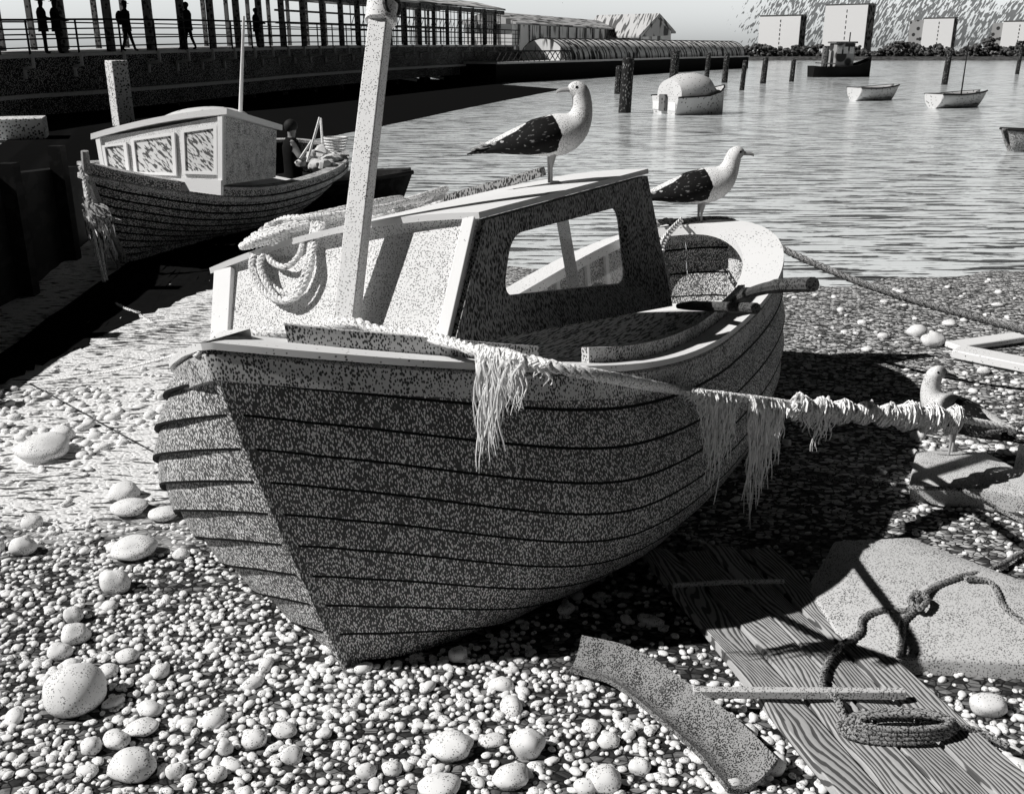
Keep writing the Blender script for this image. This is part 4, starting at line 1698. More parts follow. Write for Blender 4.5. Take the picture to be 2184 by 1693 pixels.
def person_meshes(arm='rail', stride=.1):
    J = [(0, 0, .92), (0, 0, 1.12), (0, 0, 1.34), (0, .01, 1.48), (0, .02, 1.56), (0, .03, 1.66), (0, .02, 1.73),
         (-.09, 0, .86), (-.10, stride * .4, .48), (-.10, stride, .07), (-.10, stride + .13, .03),
         (.09, 0, .86), (.10, -stride * .2, .48), (.10, -stride, .07), (.10, -stride + .13, .03),
         (-.18, 0, 1.40), (.18, 0, 1.40)]
    Ed = [(0, 1), (1, 2), (2, 3), (3, 4), (4, 5), (5, 6), (0, 7), (7, 8), (8, 9), (9, 10), (0, 11), (11, 12), (12, 13), (13, 14), (2, 15), (2, 16)]
    Rr = [.125, .13, .15, .06, .07, .098, .07, .09, .068, .05, .035, .09, .068, .05, .035, .065, .065]
    if arm == 'rail':
        J += [(-.24, .10, 1.16), (-.18, .36, 1.10), (-.16, .43, 1.09), (.24, .10, 1.16), (.18, .36, 1.10), (.16, .43, 1.09)]
    elif arm == 'hip':
        J += [(-.34, -.05, 1.16), (-.22, .08, 1.00), (-.17, .10, .97), (.30, .10, 1.18), (.26, .34, 1.12), (.25, .42, 1.12)]
    else:
        J += [(-.23, -.04, 1.14), (-.22, .03, .90), (-.21, .05, .82), (.23, .04, 1.14), (.22, .10, .90), (.21, .12, .82)]
    Ed += [(15, 17), (17, 18), (18, 19), (16, 20), (20, 21), (21, 22)]
    Rr += [.052, .042, .034, .052, .042, .034]
    return body_mesh('person', J, Ed, Rr)


P_MESH = {k: person_meshes(k, s) for k, s in (('rail', .03), ('walk', .2), ('hip', .05))}


def person(p, rz, h, kind, label, hat=False, coat=True, pack=False, skin='coat', group=None):
    r = empty('person', p, label, 'person', group)
    r.rotation_euler = (0, 0, rz)
    r.scale = (h / 1.76,) * 3
    o = bpy.data.objects.new('body', P_MESH[kind])
    COL.objects.link(o)
    o.parent = r
    if not P_MESH[kind].materials:
        P_MESH[kind].materials.append(M['coat'])
    o.material_slots[0].link = 'OBJECT'
    o.material_slots[0].material = M[skin]
    if coat:
        rings = []
        for z, w, d in ((.72, .21, .17), (.95, .185, .15), (1.15, .18, .15), (1.34, .215, .155), (1.44, .17, .12), (1.50, .075, .075)):
            rings.append([(math.cos(a) * w, math.sin(a) * d, z) for a in np.linspace(0, 2 * math.pi, 14, endpoint=False)])
        MB().loft(rings).build('jacket', M['coat'], r, sharp=60)
    if hat:
        mb = MB()
        mb.tube([(0, .02, 1.70), (0, .02, 1.712)], [.17, .165], n=14)
        mb.tube([(0, .02, 1.712), (0, .02, 1.79), (0, .02, 1.82)], [.105, .095, .06], n=14)
        mb.build('hat', M['coat'], r)
    else:
        MB().ell((0, .015, 1.685), (.105, .118, .112), 12, 8).build('hair', M['hair'], r)
    if pack:
        MB().ell((0, -.24, 1.20), (.18, .14, .26), 12, 8).build('rucksack', M['coat'], r)
    return r


# ------------------------------------------------------------------ the pier
DK = [(-150, 26.5, 61), (0, 33, 55.5), (90, 35.5, 52.5), (171, 39, 50), (250, 44.5, 48), (307, 50, 46.5), (420, 64, 45), (516, 80, 45)]
path = []
for px, d, py in DK:
    path.append(CO + ray(px / K, py / K) * d)
path = spline(path, 10)
cum = [0.0]
for a, b2 in zip(path, path[1:]):
    cum.append(cum[-1] + (b2 - a).length)


def pp(s, back=0.0, dz=0.0):
    s = min(max(s, 0), cum[-1])
    i = max(0, min(len(cum) - 2, next((k for k in range(len(cum) - 1) if cum[k + 1] >= s), len(cum) - 2)))
    t = (s - cum[i]) / (cum[i + 1] - cum[i])
    p = path[i].lerp(path[i + 1], t)
    d = path[i + 1] - path[i]
    d.z = 0
    d.normalize()
    nn = Vector((-d.y, d.x, 0))
    return p + nn * back + Vector((0, 0, dz))


TOT = cum[-1]
pier = empty('pier', pp(0, 0, -2.2), 'long dark iron pier on piles curving away across the top left', 'pier')
PO = -Vector(pier.location)


def pier_part(mb, name, mat, par=None):
    o = mb.build(name, mat, pier if par is None else par)
    o.location = PO if par is None else (0, 0, 0)
    return o


def strip(prof, s0=0.0, s1=None, step=1.0):
    s1 = TOT if s1 is None else s1
    k = int((s1 - s0) / step) + 1
    return MB().loft([[pp(s0 + (s1 - s0) * i / k, b_, z_) for b_, z_ in prof] for i in range(k + 1)])


WID = 7.5
pier_part(strip([(-.35, -.10), (-.35, .0), (WID, .0), (WID, -.10)]), 'deck', M['lip'])
pier_part(strip([(.22, -1.30), (.22, -.104), (.50, -.104), (.50, -1.30)]), 'girder', M['girder'])
pier_part(strip([(.02, -1.44), (.02, -1.304), (.7, -1.304), (.7, -1.44)]), 'girder_flange', M['lip'])
pier_part(strip([(.55, -2.05), (.55, -1.444), (.95, -1.444), (.95, -2.05)]), 'lower_girder', M['girder'])
pier_part(strip([(WID - .6, -2.4), (WID - .6, -.104), (WID - .2, -.104), (WID - .2, -2.4)]), 'rear_girder', M['pierdark'])
pier_part(strip([(WID - 1.4, -2.9), (WID - 1.4, -1.0), (WID - 1.3, -1.0), (WID - 1.3, -2.9)], 0, TOT * .60), 'shade_backing', M['pierdark'])  # added black backing that paints in the dark under the deck
# outrigger brackets and rail posts
s = 1.0
k = 0
while s < TOT:
    mb = MB()
    a = pp(s, -.42, -.02)
    mb.beam(pp(s, -.40, .02), pp(s, -.40, -.42), .09, .09)
    mb.beam(pp(s, -.40, -.38), pp(s, .16, -.46), .09, .09)
    mb.beam(pp(s, .16, -.42), pp(s, .16, -.80), .09, .09)
    pier_part(mb, 'bracket', M['lip'])
    mb = MB().beam(pp(s, -.30, .0), pp(s, -.30, 1.12), .055, .055)
    pier_part(mb, 'rail_post', M['railpipe'])
    s += 1.75 if s < TOT * .6 else 2.4
    k += 1
for zz_, r_ in ((1.12, .04), (.82, .028), (.50, .028), (.22, .028)):
    P = [pp(i * TOT / 60, -.30, zz_) for i in range(61)]
    pier_part(MB().tube(P, r_, n=6), 'handrail', M['railpipe'])
for zz_ in (1.1, .6):
    P = [pp(i * TOT / 60, WID - .2, zz_) for i in range(61)]
    pier_part(MB().tube(P, .035, n=6), 'handrail', M['railpipe'])
# canopy
rp = [(.9, 2.62), (.9, 2.74), (WID / 2, 3.35), (WID - .3, 2.74), (WID - .3, 2.62), (WID / 2, 3.2)]
pier_part(strip(rp, 0, TOT, 1.2), 'canopy_roof', M['roofh'])
pier_part(strip([(1.0, 2.30), (1.0, 2.60), (1.1, 2.60), (1.1, 2.30)]), 'canopy_beam', M['post'])
s = .8
while s < TOT:
    for bk, ww in ((1.05, .26), (WID - .6, .20)):
        mb = MB().beam(pp(s, bk, 0), pp(s, bk, 2.62), ww, ww)
        pier_part(mb, 'canopy_post', M['post'])
    s += 2.3
# glazed screen towards the far half
a0 = TOT * .58
s = a0
while s < TOT - 2:
    e = min(s + 3.6, TOT)
    mb = MB()
    for i_ in range(7):
        q = s + (e - s) * i_ / 6
        mb.beam(pp(q, 1.35, .05), pp(q, 1.35, 2.6), .07, .05)
    for z_ in (.9, 1.75, 2.25):
        mb.beam(pp(s, 1.36, z_), pp(e, 1.36, z_), .06, .05)
    for i_ in range(5):
        q = s + (e - s) * i_ / 5
        mb.beam(pp(q, 1.37, 1.0), pp(min(q + .6, e), 1.37, 1.7), .03, .03)
    pier_part(mb, 'screen', M['post'])
    s += 3.72
for zz_ in (1.3, 2.0):
    pier_part(strip([(WID - 1.3, zz_ - .06), (WID - 1.3, zz_ + .06), (WID - 1.21, zz_ + .06), (WID - 1.21, zz_ - .06)], a0, TOT), 'screen_rail', M['post'])
# piles and cross braces under the deck
s = 3.0
i = 0
while s < TOT:
    for bk in (1.6, 4.0, WID - 1.8):
        p1_, p0_ = pp(s, bk, -.2), pp(s, bk, 0)
        p0_.z = -1.2
        pier_part(MB().tube([p0_, p1_], .21, n=10), 'pile', M['pile'])
    if s > TOT * .62:
        p0_, p1_ = pp(s, 1.5, -2.0), pp(min(s + 3.0, TOT), 1.5, 0)
        p1_.z = .25
        pier_part(MB().beam(p0_, p1_, .16, .16), 'brace', M['lip'])
    s += 3.4 if s < TOT * .6 else 4.6
    i += 1
# pale concrete column in front of the girders
cb = atd(252, 290, 31.0)
cx0 = atd(222, 200, 31.0).x
cx1 = atd(290, 200, 31.0).x
yb = atd(252, 200, 31.0).y
ct = atd(252, 128, 31.0).z
mb = MB().box(((cx0 + cx1) / 2, yb, (ct - .8) / 2), (cx1 - cx0 - .5, cx1 - cx0 - .3, ct + .8), rz=R(38))
tag(mb.build('concrete_column', M['column'], bevel=.03), 'pale square concrete column before the pier girder, behind the cabin boat', 'column')
mb = MB()
pcap = atd(35, 272, 27)
mb.box((pcap.x, pcap.y, pcap.z), (1.5, 1.2, .55), rz=R(20))
mb.box((pcap.x, pcap.y, (pcap.z - .5) / 2 - .15), (1.1, .8, pcap.z + .5), rz=R(20))
tag(mb.build('pile_cap', M['column'], bevel=.03), 'pale pile cap in the dark under the pier at the left edge', 'pile cap')

# figures along the pier
def on_deck(px, back=.05):
    best = min(range(0, 401), key=lambda i: abs(((lambda q: 512 + FPX * q.x / ((q.y) * _c - (q.z - CAM_H) * _s))(pp(TOT * i / 400, back))) - px * K))
    return TOT * best / 400


for px, kind, rz, h, hat, pack, lab in ((103, 'rail', R(-60), 1.80, True, False, 'dark figure in a brimmed hat, left of the pair at the pier rail'),
                                   (130, 'rail', R(-60), 1.78, True, False, 'dark figure in a hat, right of the pair at the pier rail'),
                                   (277, 'walk', R(-100), 1.74, True, True, 'dark figure with a rucksack walking on the pier above the column'),
                                   (392, 'walk', R(90), 1.20, False, False, 'small dark child on the pier beside an adult'),
                                   (408, 'walk', R(80), 1.80, False, False, 'tall dark adult on the pier beside a child'),
                                   (551, 'rail', R(-60), 1.70, False, False, 'lone dark figure at the rail further along the pier, left of the mast')):
    s_ = on_deck(px, .35)
    person(pp(s_, .35, 0), rz, h, kind, lab, hat=hat, pack=pack, group='people on the pier')

# far end: covered walkway, gabled hall, floating stage with barrel roof
def px3(px, py, d):
    return CO + ray(px / K, py / K) * d


w0, w1 = px3(512, 47, 96), px3(640, 47, 140)
wd = (w1 - w0)
wd.z = 0
Lw = wd.length
wd.normalize()
wn = Vector((-wd.y, wd.x, 0))
cw_ = empty('covered_walkway', (w0.x, w0.y, 0), 'long low covered walkway with a sloping roof beyond the pier', 'walkway')
OFF = Vector((-w0.x, -w0.y, 0))


def wpart(mb, name, mat):
    o = mb.build(name, mat, cw_)
    o.location = OFF
    return o


wpart(MB().loft([[w0 + wd * t + wn * b_ + Vector((0, 0, z_)) for b_, z_ in ((0, -.4), (0, 2.1), (5, 2.1), (5, -.4))] for t in (0, Lw)]), 'wall', M['wallh'])
wpart(MB().loft([[w0 + wd * t + wn * b_ + Vector((0, 0, z_)) for b_, z_ in ((-.6, 2.104), (-.6, 2.25), (2.5, 3.3), (5.6, 2.25), (5.6, 2.104))] for t in (-.5, Lw + .5)]), 'roof', M['roofh'])
for i in range(16):
    p = w0 + wd * (Lw * (i + .5) / 16)
    wpart(MB().beam(p + wn * -.08 + Vector((0, 0, -.4)), p + wn * -.08 + Vector((0, 0, 2.1)), .18, .14), 'wall_post', M['post'])
wpart(MB().loft([[w0 + wd * t + wn * b_ + Vector((0, 0, z_)) for b_, z_ in ((-.3, -2.6), (-.3, -.404), (5, -.404), (5, -2.6))] for t in (-6, Lw)]), 'substructure', M['pierdark'])

h0, h1 = px3(639, 47, 122), px3(676, 47, 118)
hd_ = h1 - h0
hw = hd_.length
hd_.z = 0
hd_.normalize()
hn_ = Vector((-hd_.y, hd_.x, 0))
hd_ = Vector((.75, .66, 0)).normalized()
hw = 6.0
hn_ = Vector((-hd_.y, hd_.x, 0))
hx_ = hn_.copy()
hall = empty('gabled_hall', (h0.x, h0.y, 0), 'gabled hall at the far end of the covered walkway', 'hall')


def hpart(mb, name, mat):
    o = mb.build(name, mat, hall)
    o.location = (-h0.x, -h0.y, 0)
    return o


gable = [(0, -3), (hw, -3), (hw, 1.9), (hw * .53, 3.7), (0, 1.4)]
hpart(MB().loft([[h0 + hd_ * a + hx_ * t + Vector((0, 0, z_)) for a, z_ in gable] for t in (0, 10)]), 'wall', M['wallh'])
hpart(MB().loft([[h0 + hd_ * a + hx_ * t + Vector((0, 0, z_)) for a, z_ in ((-.5, 1.1), (-.5, 1.32), (hw * .53, 3.98), (hw + .5, 1.85), (hw + .5, 1.63), (hw * .53, 3.72))] for t in (-.35, 10.4)]), 'roof', M['roofh'])
hpart(MB().loft([[h0 + hd_ * a + hn_ * -.10 + Vector((0, 0, z_)) for a, z_ in ((hw * .08, 1.2), (hw * .93, 1.4), (hw * .93, 1.85), (hw * .53, 3.4))] + [] for _ in (0,)] + [[h0 + hd_ * a + hn_ * -.02 + Vector((0, 0, z_)) for a, z_ in ((hw * .08, 1.2), (hw * .93, 1.4), (hw * .93, 1.85), (hw * .53, 3.4))]]), 'gable_panel', M['roofh'])

# floating stage
fpts = [(496, 82.5), (560, 79), (620, 75), (690, 70.5), (748, 67.5)]
FP = [atz(a / K, b_ / K, 0) for a, b_ in fpts]
FP = spline(FP, 6)
fs = empty('floating_stage', (FP[0].x, FP[0].y, 0), 'black floating landing stage with a ribbed barrel roof, in the distance', 'landing stage')


def fpart(mb, name, mat):
    o = mb.build(name, mat, fs)
    o.location = (-FP[0].x, -FP[0].y, 0)
    return o


def fsweep(prof, i0=0, i1=None):
    rings = []
    for i in range(i0, len(FP) if i1 is None else i1):
        d = (FP[min(i + 1, len(FP) - 1)] - FP[max(i - 1, 0)])
        d.z = 0
        d.normalize()
        nn = Vector((-d.y, d.x, 0))
        rings.append([FP[i] + nn * b_ + Vector((0, 0, z_)) for b_, z_ in prof])
    return MB().loft(rings)


fpart(fsweep([(0, -.4), (0, 1.25), (5, 1.25), (5, -.4)]), 'pontoon_hull', M['pierdark'])
fpart(fsweep([(-.1, 1.254), (-.1, 1.40), (5, 1.40), (5, 1.254)]), 'pontoon_deck', M['lip'])
i0 = 7
arc = [(2.5 - 2.0 * math.cos(a), 1.404 + 1.65 * math.sin(a)) for a in np.linspace(0, math.pi, 14)]
fpart(fsweep(arc, i0), 'barrel_roof', M['barrel'])
for i in range(i0, len(FP)):
    for f in (0.0, .5):
        if i == len(FP) - 1 and f > 0:
            continue
        q = FP[i].lerp(FP[min(i + 1, len(FP) - 1)], f)
        d = (FP[min(i + 1, len(FP) - 1)] - FP[max(i - 1, 0)])
        d.z = 0
        d.normalize()
        nn = Vector((-d.y, d.x, 0))
        pts = [q + nn * (2.5 - 2.06 * math.cos(a)) + Vector((0, 0, 1.41 + 1.7 * math.sin(a))) for a in np.linspace(0, math.pi, 12)]
        fpart(MB().tube(pts, .04, n=5), 'roof_hoop', M['railpipe'])
for j in range(i0 * 2):
    q = FP[j // 2].lerp(FP[j // 2 + 1], (j % 2) / 2)
    q2 = FP[(j + 1) // 2].lerp(FP[min((j + 1) // 2 + 1, len(FP) - 1)], ((j + 1) % 2) / 2)
    mb = MB()
    mb.beam(q + Vector((0, 0, 1.42)), q2 + Vector((0, 0, 2.1)), .05, .05)
    mb.beam(q + Vector((0, 0.02, 2.1)), q2 + Vector((0, 0.02, 1.42)), .05, .05)
    fpart(mb, 'lattice_rail', M['railpipe'])
P = [FP[i] + Vector((0, 0, 2.12)) for i in range(i0 + 1)]
fpart(MB().tube(P, .06, n=6), 'top_rail', M['railpipe'])

# ------------------------------------------------------------------ mooring piles standing in the water
PL = [  # px, top py, base py, half width px, label
    (1332, 122, 240, 13, 'thickest mooring pile in the water, nearest the gulls'),
    (1318, 140, 200, 8, 'shorter pile standing close behind the thickest one'),
    (1436, 108, 172, 9, 'mooring pile behind the covered launch'),
    (1507, 112, 165, 5, 'slim pile behind the launch, first of three to its right'),
    (1545, 112, 176, 6, 'slim pile right of the launch, second of three'),
    (1582, 128, 192, 5, 'leaning slim pile right of the launch, third of three'),
    (1627, 122, 178, 6, 'pile below the left tower block, left of a pair'),
    (1688, 126, 174, 5, 'pile below the left tower block, right of a pair'),
    (2014, 108, 180, 6, 'pole in the water behind the right rowing boat'),
    (2169, 100, 158, 4, 'pole at the far right edge of the water'),
]
for px, tp, bp_, hw_, lab in PL:
    b0 = atz(px, bp_, -.03)
    d = (b0 - CO).dot(Vector((0, _c, -_s)))
    top = CO + ray(px + 4, tp) * (d * 1.0)
    top = Vector((b0.x + (2 + len(lab) % 3) * .02, b0.y, CAM_H + (ray(px, tp) * (b0.y / ray(px, tp).y)).z))
    r_ = hw_ * K * d / FPX
    b1 = Vector((b0.x, b0.y, -1.4))
    tag(MB().tube([b1, b0, b0.lerp(top, .5), top + Vector((0, 0, -.05)), top], [r_ * 1.05, r_ * 1.05, r_, r_ * .95, r_ * .7], n=10).build('mooring_pile', M['pile']), lab, 'pile', 'piles in the harbour')


# ------------------------------------------------------------------ boats afloat
def small_boat(name, px, py, hwpx, yaw, Lr, Br, hr, label, mast_h=0.0, matl=None):
    """an open rowing boat lying at anchor; px,py = waterline middle"""
    c = atz(px, py, 0)
    root = empty(name, (c.x, c.y, 0), label, 'rowing boat', 'small boats at anchor')
    root.rotation_euler = (0, 0, yaw)
    mb = MB()
    ns, nt_ = 16, 7
    for sgn in (1, -1):
        V, F = [], []
        for i in range(ns + 1):
            s = i / ns
            hb = Br / 2 * (1 - abs(1.5 * (s - .42)) ** 2.4) if s > .42 else Br / 2 * (.72 + .28 * (s / .42) ** .7)
            hb = max(hb, .0)
            zg = hr * (1 + .35 * max(0, s - .35) ** 1.2 + .12 * max(0, .35 - s))
            for j in range(nt_ + 1):
                t = j / nt_
                y = hb * (1 - (1 - t) ** 2.2) ** .75
                V.append(((s - .45) * Lr + .12 * Lr * s * s * (t - .6), sgn * y, -.12 + (zg + .12) * t))
        for i in range(ns):
            for j in range(nt_):
                q = (i * (nt_ + 1) + j, (i + 1) * (nt_ + 1) + j, (i + 1) * (nt_ + 1) + j + 1, i * (nt_ + 1) + j + 1)
                F.append(q if sgn < 0 else q[::-1])
        mb.add(V, F)
        e = [Vector(V[i * (nt_ + 1) + nt_]) for i in range(ns + 1)]
        MB().tube(e, .035, n=6).build('gunwale', M['railpipe'], root)
    hl = mb.build('hull', M[matl or 'tarp'], root)
    sd_ = hl.modifiers.new('thick', 'SOLIDIFY')
    sd_.thickness = .04
    # transom
    V0 = [v for v in mb.v[:nt_ + 1]]
    tr_ = [Vector(v) for v in V0] + [Vector((v[0], -v[1], v[2])) for v in reversed(V0)]
    MB().prism([p + Vector((.03, 0, 0)) for p in tr_], tr_).build('transom', M['tarp'], root)
    for fx in (-.18, .12):
        MB().box((fx * Lr, 0, hr * .75), (.22, Br * .88, .04)).build('thwart', M['rail'], root)
    MB().box((0, 0, hr * .2), (Lr * .7, Br * .6, .03)).build('floor', M['dark'], root)
    if mast_h:
        MB().tube([(Lr * .12, 0, .1), (Lr * .12, 0, mast_h)], [.035, .02], n=8).build('mast', M['railpipe'], root)
    return root


small_boat('rowing_boat', 1858, 212, 52, R(28), 2.7, 1.25, .55, 'open white rowing boat at anchor, left of the two with dark bows')
small_boat('rowing_boat', 2034, 227, 66, R(30), 3.1, 1.25, .52, 'open white sailing dinghy with a bare mast at anchor on the right', mast_h=2.6)
small_boat('rowing_boat', 2238, 318, 40, R(188), 2.2, 1.0, .42, 'dark dinghy cut by the right edge of the picture', matl='hull2')

# covered launch among the piles
c = atz(1470, 240, 0)
lr = empty('covered_launch', (c.x, c.y, 0), 'white launch under a humped tarpaulin moored among the piles', 'launch')
lr.rotation_euler = (0, 0, R(24))
mb = MB()
rings = []
for x, hb, z1 in ((-1.15, .95, .62), (-.6, 1.02, .62), (.2, 1.0, .66), (.9, .7, .78), (1.35, .28, .92), (1.55, .03, 1.0)):
    rings.append([(x, -hb * .75, -.2), (x, hb * .75, -.2), (x, hb, z1), (x, -hb, z1)])
mb.loft(rings)
mb.build('hull', M['tarp'], lr, bevel=.03)
mb = MB()
rings = []
for x, hb, h in ((-1.02, .72, .15), (-.95, .86, .62), (-.5, .92, .82), (.1, .9, .86), (.6, .74, .72), (.95, .5, .30), (1.0, .4, .1)):
    rings.append([(x, hb * math.cos(a), .625 + h * math.sin(a) ** .8 if 0 < a < math.pi else .625) for a in np.linspace(0, math.pi, 13)])
mb.loft(rings)
mb.build('tarpaulin', M['tarp'], lr)
MB().box((-1.22, .0, .40), (.14, .42, .62)).build('outboard_motor', M['post'], lr, bevel=.03)
MB().box((-1.16, .55, .28), (.03, .5, .3)).build('transom_panel', M['cap'], lr)
MB().box((-1.16, -.55, .28), (.03, .5, .3)).build('transom_panel', M['cap'], lr)
for sgn in (1, -1):
    MB().tube([(-1.16, sgn * .97, .63), (.2, sgn * 1.02, .67), (.9, sgn * .72, .79), (1.35, sgn * .3, .93), (1.56, 0, 1.0)], .03, n=6).build('rubbing_strake', M['railpipe'], lr)

# tug far out
c = atz(1790, 163, 0)
tg = empty('tug', (c.x, c.y, 0), 'dark tug with a wheelhouse far out below the tall tower block', 'tug')
tg.rotation_euler = (0, 0, R(10))
rings = []
for x, hb, z1 in ((-2.7, .7, .9), (-2.2, 1.0, .85), (-.5, 1.15, .8), (1.2, 1.05, .95), (2.2, .6, 1.3), (2.8, .05, 1.7)):
    rings.append([(x, -hb * .7, -.3), (x, hb * .7, -.3), (x, hb, z1), (x, -hb, z1)])
MB().loft(rings).build('hull', M['pierdark'], tg)
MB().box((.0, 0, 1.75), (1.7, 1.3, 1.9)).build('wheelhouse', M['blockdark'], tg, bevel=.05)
MB().box((.0, 0, 2.78), (2.0, 1.6, .14)).build('wheelhouse_roof', M['post'], tg, bevel=.04)
for x in (-.55, 0, .55):
    MB().box((x, -.66, 2.15), (.38, .04, .55)).build('window', M['tarp'], tg)
MB().tube([(-1.5, 0, .8), (-1.5, 0, 2.5)], .28, n=10).build('funnel', M['post'], tg)
MB().tube([(.6, 0, 2.8), (.6, 0, 3.6)], .05, n=6).build('mast', M['railpipe'], tg)
MB().tube([(-2.7, -.7, 1.15), (-2.0, -1.0, 1.1), (-.9, -1.12, 1.08)], .05, n=6).build('bulwark_rail', M['post'], tg)

# tower blocks on the far shore
def block(xa, xb, xc, ytop, ybase, d, label, xl=None):
    p0, p1, pc = px3(xa, ybase, d), px3(xb, ybase, d), px3(xc, ybase, d)
    top, base = px3(xa, ytop, d).z, -.2
    root = empty('tower_block', (p1.x, p1.y, 0), label, 'tower block', 'tower blocks on the far shore')
    root.rotation_euler = (0, 0, R(-38))
    w = (p1 - p0).length / math.cos(R(38))
    dep = (pc - p1).length / math.sin(R(38))
    H_ = top - base
    MB().box((-w / 2, dep / 2, base + H_ / 2), (w, dep, H_)).build('tower', M['block'], root)
    MB().box((.06, dep * .5, base + H_ * .49), (.12, dep * .9, H_ * .98)).build('flank_shade', M['blockdark'], root)  # shade of the right flank painted as a darker facing
    if xl is not None:
        sl = (p0 - px3(xl, ybase, d)).length / math.cos(R(38))
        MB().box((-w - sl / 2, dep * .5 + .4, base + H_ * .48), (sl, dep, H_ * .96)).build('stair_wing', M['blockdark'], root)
    for k in range(9):
        MB().box((-w * .48, -.03, base + H_ * (.08 + .1 * k)), (.16, .06, H_ * .055)).build('window', M['dark'], root)
    MB().box((-w / 2, dep / 2, top + .08), (w + .3, dep + .3, .14)).build('parapet', M['post'], root)


block(763, 797, 806, 15.5, 58.5, 212, 'white tower block on the far shore, leftmost, with a dark right flank')
block(829, 863, 876, 4.5, 52.5, 235, 'tallest white tower block, second from the left, behind the tug')
block(927, 950, 957, 18, 50, 240, 'narrow white tower block between two dark flanks', xl=916)
block(1008, 1032, 1040, 21, 49, 235, 'white tower block cut by the right edge of the picture', xl=1000)

# far line of trees: one mass of leaf clumps
mb = MB()
rr = random.Random(9)
for i in range(520):
    px = rr.uniform(742, 1040)
    d = rr.uniform(203, 213)
    base = px3(px, 57 - (px - 742) * .012, d)
    hgt = 2.2 + 2.2 * mnoise.noise(Vector((px * .035, 0, 0))) + 1.0 * mnoise.noise(Vector((px * .13, 3, 0)))
    hgt = max(hgt, .9)
    for k in range(3):
        z_ = rr.uniform(0.0, hgt)
        r_ = rr.uniform(.28, .6)
        cx, cy = base.x + rr.uniform(-.6, .6), base.y + rr.uniform(-.5, .5)
        mb.ell((cx, cy, z_ + .3), (r_, r_, r_ * .8), 6, 4, rough=.4, seed=i + k)
tag(mb.build('tree_line', M['leaf'], loc=(90, 200, 0)), 'dark line of trees and bushes along the far shore', 'trees', kind='stuff')

# ------------------------------------------------------------------ the second boat, with its wheelhouse
Q2 = [-4.773600980606065, 10.958128607230943, -0.0018807794114426074, 0.34606209827142065, -0.13381157596706647, -0.0004801516995326035, 4.9946355950588766, 0.9284857968500224, 1.2119493233077625, 0.8859020997390974, 1.023939293994705, 0.4923061894762212, 2.5503929577294113, 1.2165672754188306, 2.6739742566368343, 2.500607488264493, 0.5418775604820073, 0.32334030477987014]
PM2 = Boat.pose(Q2)
PI2 = PM2.inverted()


def loc2(px, py, ax, val):
    c = PI2 @ CO
    r = PI2.to_3x3() @ ray(px, py)
    return c + r * ((val - c[ax]) / r[ax])


cbt = empty('cabin_boat', None, 'smaller clinker boat with a white windowed wheelhouse beached by the pier', 'cabin boat', mat=PM2)
B2 = Boat(Q2, cbt, Bk=1.10)
B2.hull(M['hull2'], strakes=10, ns=48, step=.035, seam_w=.22)
B2.stem_post(M['stem'], keelmat=M['hull2'])
B2.sweep('rubbing_strake', M['rail'], [(0.0, -.17), (.03, -.16), (.03, -.11), (.0, -.10)])
B2.sweep('gunwale', M['rail'], [(.03, -.02), (.03, .014), (-.10, .014), (-.10, -.03)])
mb = MB()
V, F = [], []
for i in range(31):
    s = .004 + .56 * (i / 30) ** 1.3
    for k in range(9):
        a = -1 + 2 * k / 8
        V.append((s * B2.L, a * max(B2.hb(s) - .05, .01), B2.zg(s) - .02))
for i in range(30):
    for k in range(8):
        F.append((i * 9 + k, (i + 1) * 9 + k, (i + 1) * 9 + k + 1, i * 9 + k + 1))
mb.add(V, F)
mb.build('deck', M['cap'], cbt)
mb = MB()
V, F = [], []
for i in range(15):
    s = .56 + .42 * i / 14
    p = B2.pt(s, .5, 1, -.05)
    V += [(p.x, p.y, p.z), (p.x, -p.y, p.z)]
for i in range(14):
    F.append((2 * i, 2 * i + 1, 2 * i + 3, 2 * i + 2))
mb.add(V, F)
mb.build('cockpit_floor', M['dark'], cbt)
B2.lining(.56, .985, .5, M['dark'])
# wheelhouse: front face wide, side face shaded
cA0, cA1 = loc2(222, 376, 0, .82), loc2(208, 296, 0, .92)
cB0, cB1 = loc2(478, 394, 0, .80), loc2(478, 246, 0, .90)
cC0, cC1 = loc2(588, 378, 0, 2.15), loc2(590, 278, 0, 2.2)
for p, hb in ((cB0, .96), (cB1, .96)):
    pass
cD0, cD1 = Vector((2.15, -.62, .85)), Vector((2.2, -.62, 1.36))
print('wheelhouse', cA0, cA1, cB0, cB1, cC0, cC1)


def slabq(a0, a1, b0, b1, th, inward):
    mb = MB()
    n_ = (b0 - a0).cross(a1 - a0).normalized()
    if n_.dot(inward) < 0:
        n_ = -n_
    o_ = n_ * th
    mb.hexa([a0, b0, b1, a1, a0 + o_, b0 + o_, b1 + o_, a1 + o_])
    return mb


cen = (cA0 + cB0 + cC0 + cD0) / 4 + Vector((0, 0, .3))
slabq(cA0, cA1, cB0, cB1, .03, cen - cA0).build('front_panel', M['panel'], cbt)
slabq(cB0, cB1, cC0, cC1, .03, cen - cB0).build('side_panel', M['column'] if False else M['rail'], cbt)
slabq(cC0, cC1, cD0, cD1, .03, cen - cC0).build('rear_panel', M['rail'], cbt)
slabq(cD0, cD1, cA0, cA1, .03, cen - cD0).build('side_panel', M['rail'], cbt)
nfo = (cB0 - cA0).cross(cA1 - cA0).normalized()
if nfo.dot(cen - cA0) > 0:
    nfo = -nfo


def fpt(u, v, o_=0.0):
    return cA0.lerp(cB0, u).lerp(cA1.lerp(cB1, u), v) + nfo * o_


